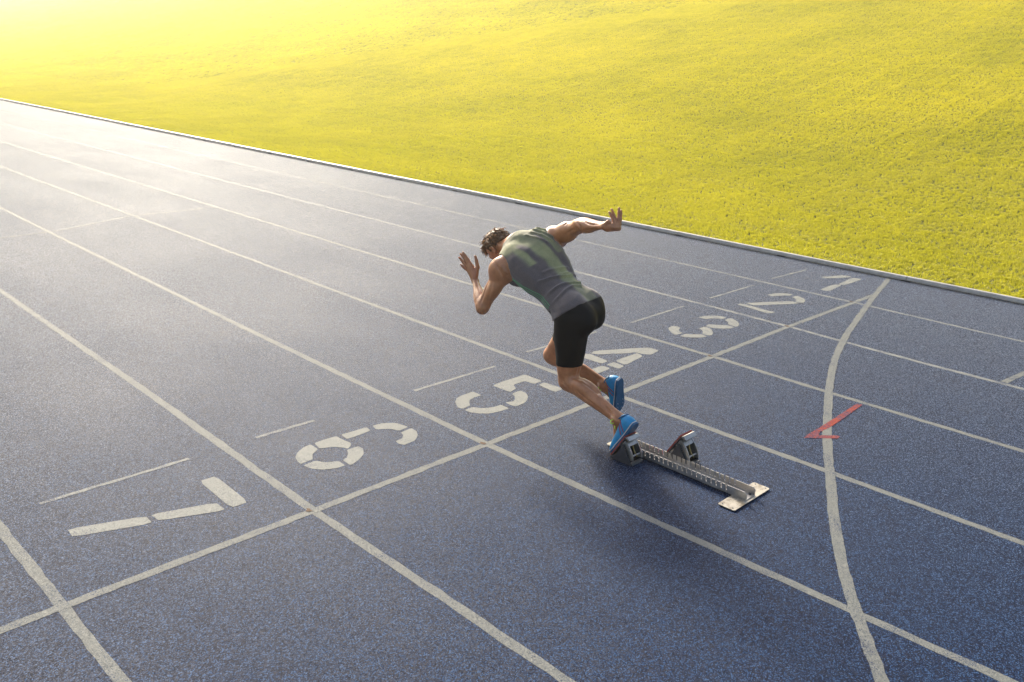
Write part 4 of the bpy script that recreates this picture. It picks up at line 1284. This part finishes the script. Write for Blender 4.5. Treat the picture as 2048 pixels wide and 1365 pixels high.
# channel rail with a row of slots cut in both walls
def slotted(x0, x1, ztop, first, last, n):
    poly = [(x0, .010), (x1, .010), (x1, ztop - .012), (x1 - .012, ztop)]
    xs_ = np.linspace(last, first, n)
    for x in xs_:
        poly += [(x + .0055, ztop), (x + .0075, ztop - .021), (x + .0095, ztop - .029), (x + .002, ztop - .029), (x - .0025, ztop - .006), (x - .0045, ztop)]
    poly += [(x0, ztop)]
    return poly
rail = MB()
for y0, y1 in ((RY0, RY0 + .0045), (RY1 - .0045, RY1)):
    rail.prism(slotted(.53, 1.445, .056, (.575), 1.315, 24), y0, y1)
rail.box((.53, RY0 + .0045, .010), (1.445, RY1 - .0045, .0145))
rail.box((.53, -5.530, .0145), (1.40, -5.522, .021))
rb(rail, 'rail', M_ALU)
def plate(x0, x1, y0, y1):
    q = MB(); c_ = .008
    o = [(x0 + c_, y0), (x1 - c_, y0), (x1, y0 + c_), (x1, y1 - c_), (x1 - c_, y1), (x0 + c_, y1), (x0, y1 - c_), (x0, y0 + c_)]
    n = len(o); V_ = [(x, y, .0055) for x, y in o] + [(x, y, .0095) for x, y in o]
    return q.add(V_, [tuple(range(n))[::-1], tuple(range(n, 2 * n))] + [(i, (i + 1) % n, n + (i + 1) % n, n + i) for i in range(n)])
ep = rb(plate(1.358, 1.460, -5.712, -5.345), 'end_plate', M_PLATE)
fp_ = rb(plate(.492, .570, -5.590, -5.390), 'front_plate', M_PLATE)
for x, y in ((1.378, -5.695), (1.440, -5.695), (1.378, -5.362), (1.440, -5.362)):
    rb(MB().tube([(x, y, .0090), (x, y, .0112)], .0045, 8), 'rivet', M_STEEL, ep)
for x, y in ((.510, -5.425), (.550, -5.425)):
    rb(MB().tube([(x, y, .0090), (x, y, .0112)], .0045, 8), 'rivet', M_STEEL, fp_)
rb(MB().tube([(1.425, -5.500, .0145), (1.425, -5.500, .022)], .008, 8), 'bolt', M_STEEL)

def pedal(x0, yc, ang, size=1.0):
    """pivot at x0; the pad leans back at ang"""
    px, pz = x0, .012
    ca, sa = math.cos(ang), math.sin(ang)
    ped = empty('pedal', (x0 - BL[0], yc - BL[1], 0), block)
    O = A_((x0, yc, 0))
    def fin(mb, name, mat, parent=ped, bevel=0.0, smooth=False):
        mb.V = [tuple(A_(v) - O) for v in mb.V]
        return mb.build(name, mat, parent, bevel=bevel, smooth=smooth)
    hw_ = .050
    def pol(r, a):
        return (px + r * math.cos(a), pz + r * math.sin(a))
    # side plates: concave front edge, serrated back
    for sgn in (-1, 1):
        front = [(x0 - .004, .006), (x0 - .004, .014)] + [(x0 + .066 * k ** .75 + .004, .016 + .094 * k ** 1.35) for k in np.linspace(.08, 1, 9)]
        top = [(x0 + .080, .112)]
        ser = []
        for k in np.linspace(0, 1, 11):
            bx, bz = x0 + .084 + .052 * k, .104 - .086 * k
            ser += [(bx, bz), (bx + .0075, bz - .0015), (bx + .0035, bz - .0065)]
        back = [(x0 + .146, .012), (x0 + .146, .006)]
        y = yc + sgn * hw_
        fin(MB().prism(front + top + ser + back, y - .0035, y + .0035), 'side_plate', M_STEEL)
    # toothed drum: two arc flanges, head bar, foot bar, black recess and brass spring
    R0, R1 = .118, .146
    arc = np.linspace(math.radians(8), ang - .02, 14)
    for sgn in (-1, 1):
        poly = [pol(R1, a_) for a_ in arc] + [pol(R0 - .022, a_) for a_ in arc[::-1]]
        y = yc + sgn * .038
        fin(MB().prism(poly, y - .003, y + .003), 'arc_flange', M_ALU)
    def arcbar(a0, a1, r0, r1, y0, y1):
        aa = np.linspace(a0, a1, 5)
        return MB().prism([pol(r1, a_) for a_ in aa] + [pol(r0, a_) for a_ in aa[::-1]], y0, y1)
    fin(arcbar(ang - .30, ang - .03, R1 - .010, R1 - .002, yc - .0345, yc + .0345), 'head_bar', M_ALU)
    fin(MB().tube([(pol(R1 - .012, .30)[0], yc - .0345, pol(R1 - .012, .30)[1]), (pol(R1 - .012, .30)[0], yc + .0345, pol(R1 - .012, .30)[1])], .0055, 8), 'foot_bar', M_ALU)
    fin(arcbar(math.radians(7), ang - .05, R0 - .05, R0 - .044, yc - .034, yc + .034), 'recess', M_BLACK)
    sp = [(pol(R1 - .004 - .012 * math.sin(k * 3.1), ang - .22 - k * (ang - .45))[0], yc + .002, pol(R1 - .004 - .012 * math.sin(k * 3.1), ang - .22 - k * (ang - .45))[1]) for k in np.linspace(0, 1, 8)]
    fin(MB().tube(sp, .0035, 6), 'spring', M_BRASS)
    # base cross bar at the back
    fin(MB().box((x0 + .126, yc - .0462, .0055), (x0 + .146, yc + .0462, .017)), 'base_bar', M_ALU)
    fin(MB().box((x0 - .002, yc - .0462, .0055), (x0 + .126, yc + .0462, .0075)), 'base_plate', M_BLACK)
    # foot pad: metal backing, red rubber and the folded top lip
    def slab(r0, r1, t0, t1, w):
        nx_, nz_ = -sa, ca
        q = [(px + ca * r0 + nx_ * t0, pz + sa * r0 + nz_ * t0), (px + ca * r1 + nx_ * t0, pz + sa * r1 + nz_ * t0),
             (px + ca * r1 + nx_ * t1, pz + sa * r1 + nz_ * t1), (px + ca * r0 + nx_ * t1, pz + sa * r0 + nz_ * t1)]
        return MB().prism(q, yc - w, yc + w)
    fin(slab(.004, .166, .0, .004, .049), 'pad_plate', M_STEEL)
    pad = fin(slab(.006, .170, .0042, .0115, .049), 'pad', M_REDRUB)
    for k in range(9):
        r_ = .018 + k * .017
        fin(slab(r_, r_ + .009, .0112, .0128, .046), 'pad_rib', M_REDRUB, pad)
    nx_, nz_ = -sa, ca
    tipx, tipz = px + ca * .166, pz + sa * .166
    fin(MB().prism([(tipx, tipz), (tipx + .004 * nx_, tipz + .004 * nz_), (tipx + .004 * nx_ + .022 * ca * .2 + .012, tipz + .008), (tipx + .028, tipz - .008), (tipx + .024, tipz - .014)], yc - .048, yc + .048), 'top_lip', M_ALU)
    ped.scale = (size, size, size)
    return ped
ANG = math.radians(58)
pedal(.626, -5.655, ANG, 1.06)
pedal(.842, -5.420, ANG, 1.16)
for yv, x0 in ((RY0 - .012, .66), (RY1 + .004, .857)):
    rb(MB().prism([(x0, .014), (x0 + .10, .014), (x0 + .10, .045), (x0 + .055, .088), (x0 + .040, .090), (x0 + .02, .060)], yv, yv + .008), 'clamp', M_ALU)

# ------------------------------------------------------------------ bright morning haze
t = NT('haze_air')
pv = t.node('ShaderNodeVolumePrincipled')
pv.inputs['Color'].default_value = (1.0, 0.96, 0.84, 1)
pv.inputs['Density'].default_value = 0.0017
pv.inputs['Anisotropy'].default_value = 0.65
t.link(pv.outputs[0], t.out.inputs['Volume'])
hz = MB().box((-1250, -1250, -1.1), (1250, 1250, 45)).build('haze', t.m)
hz['kind'] = 'stuff'
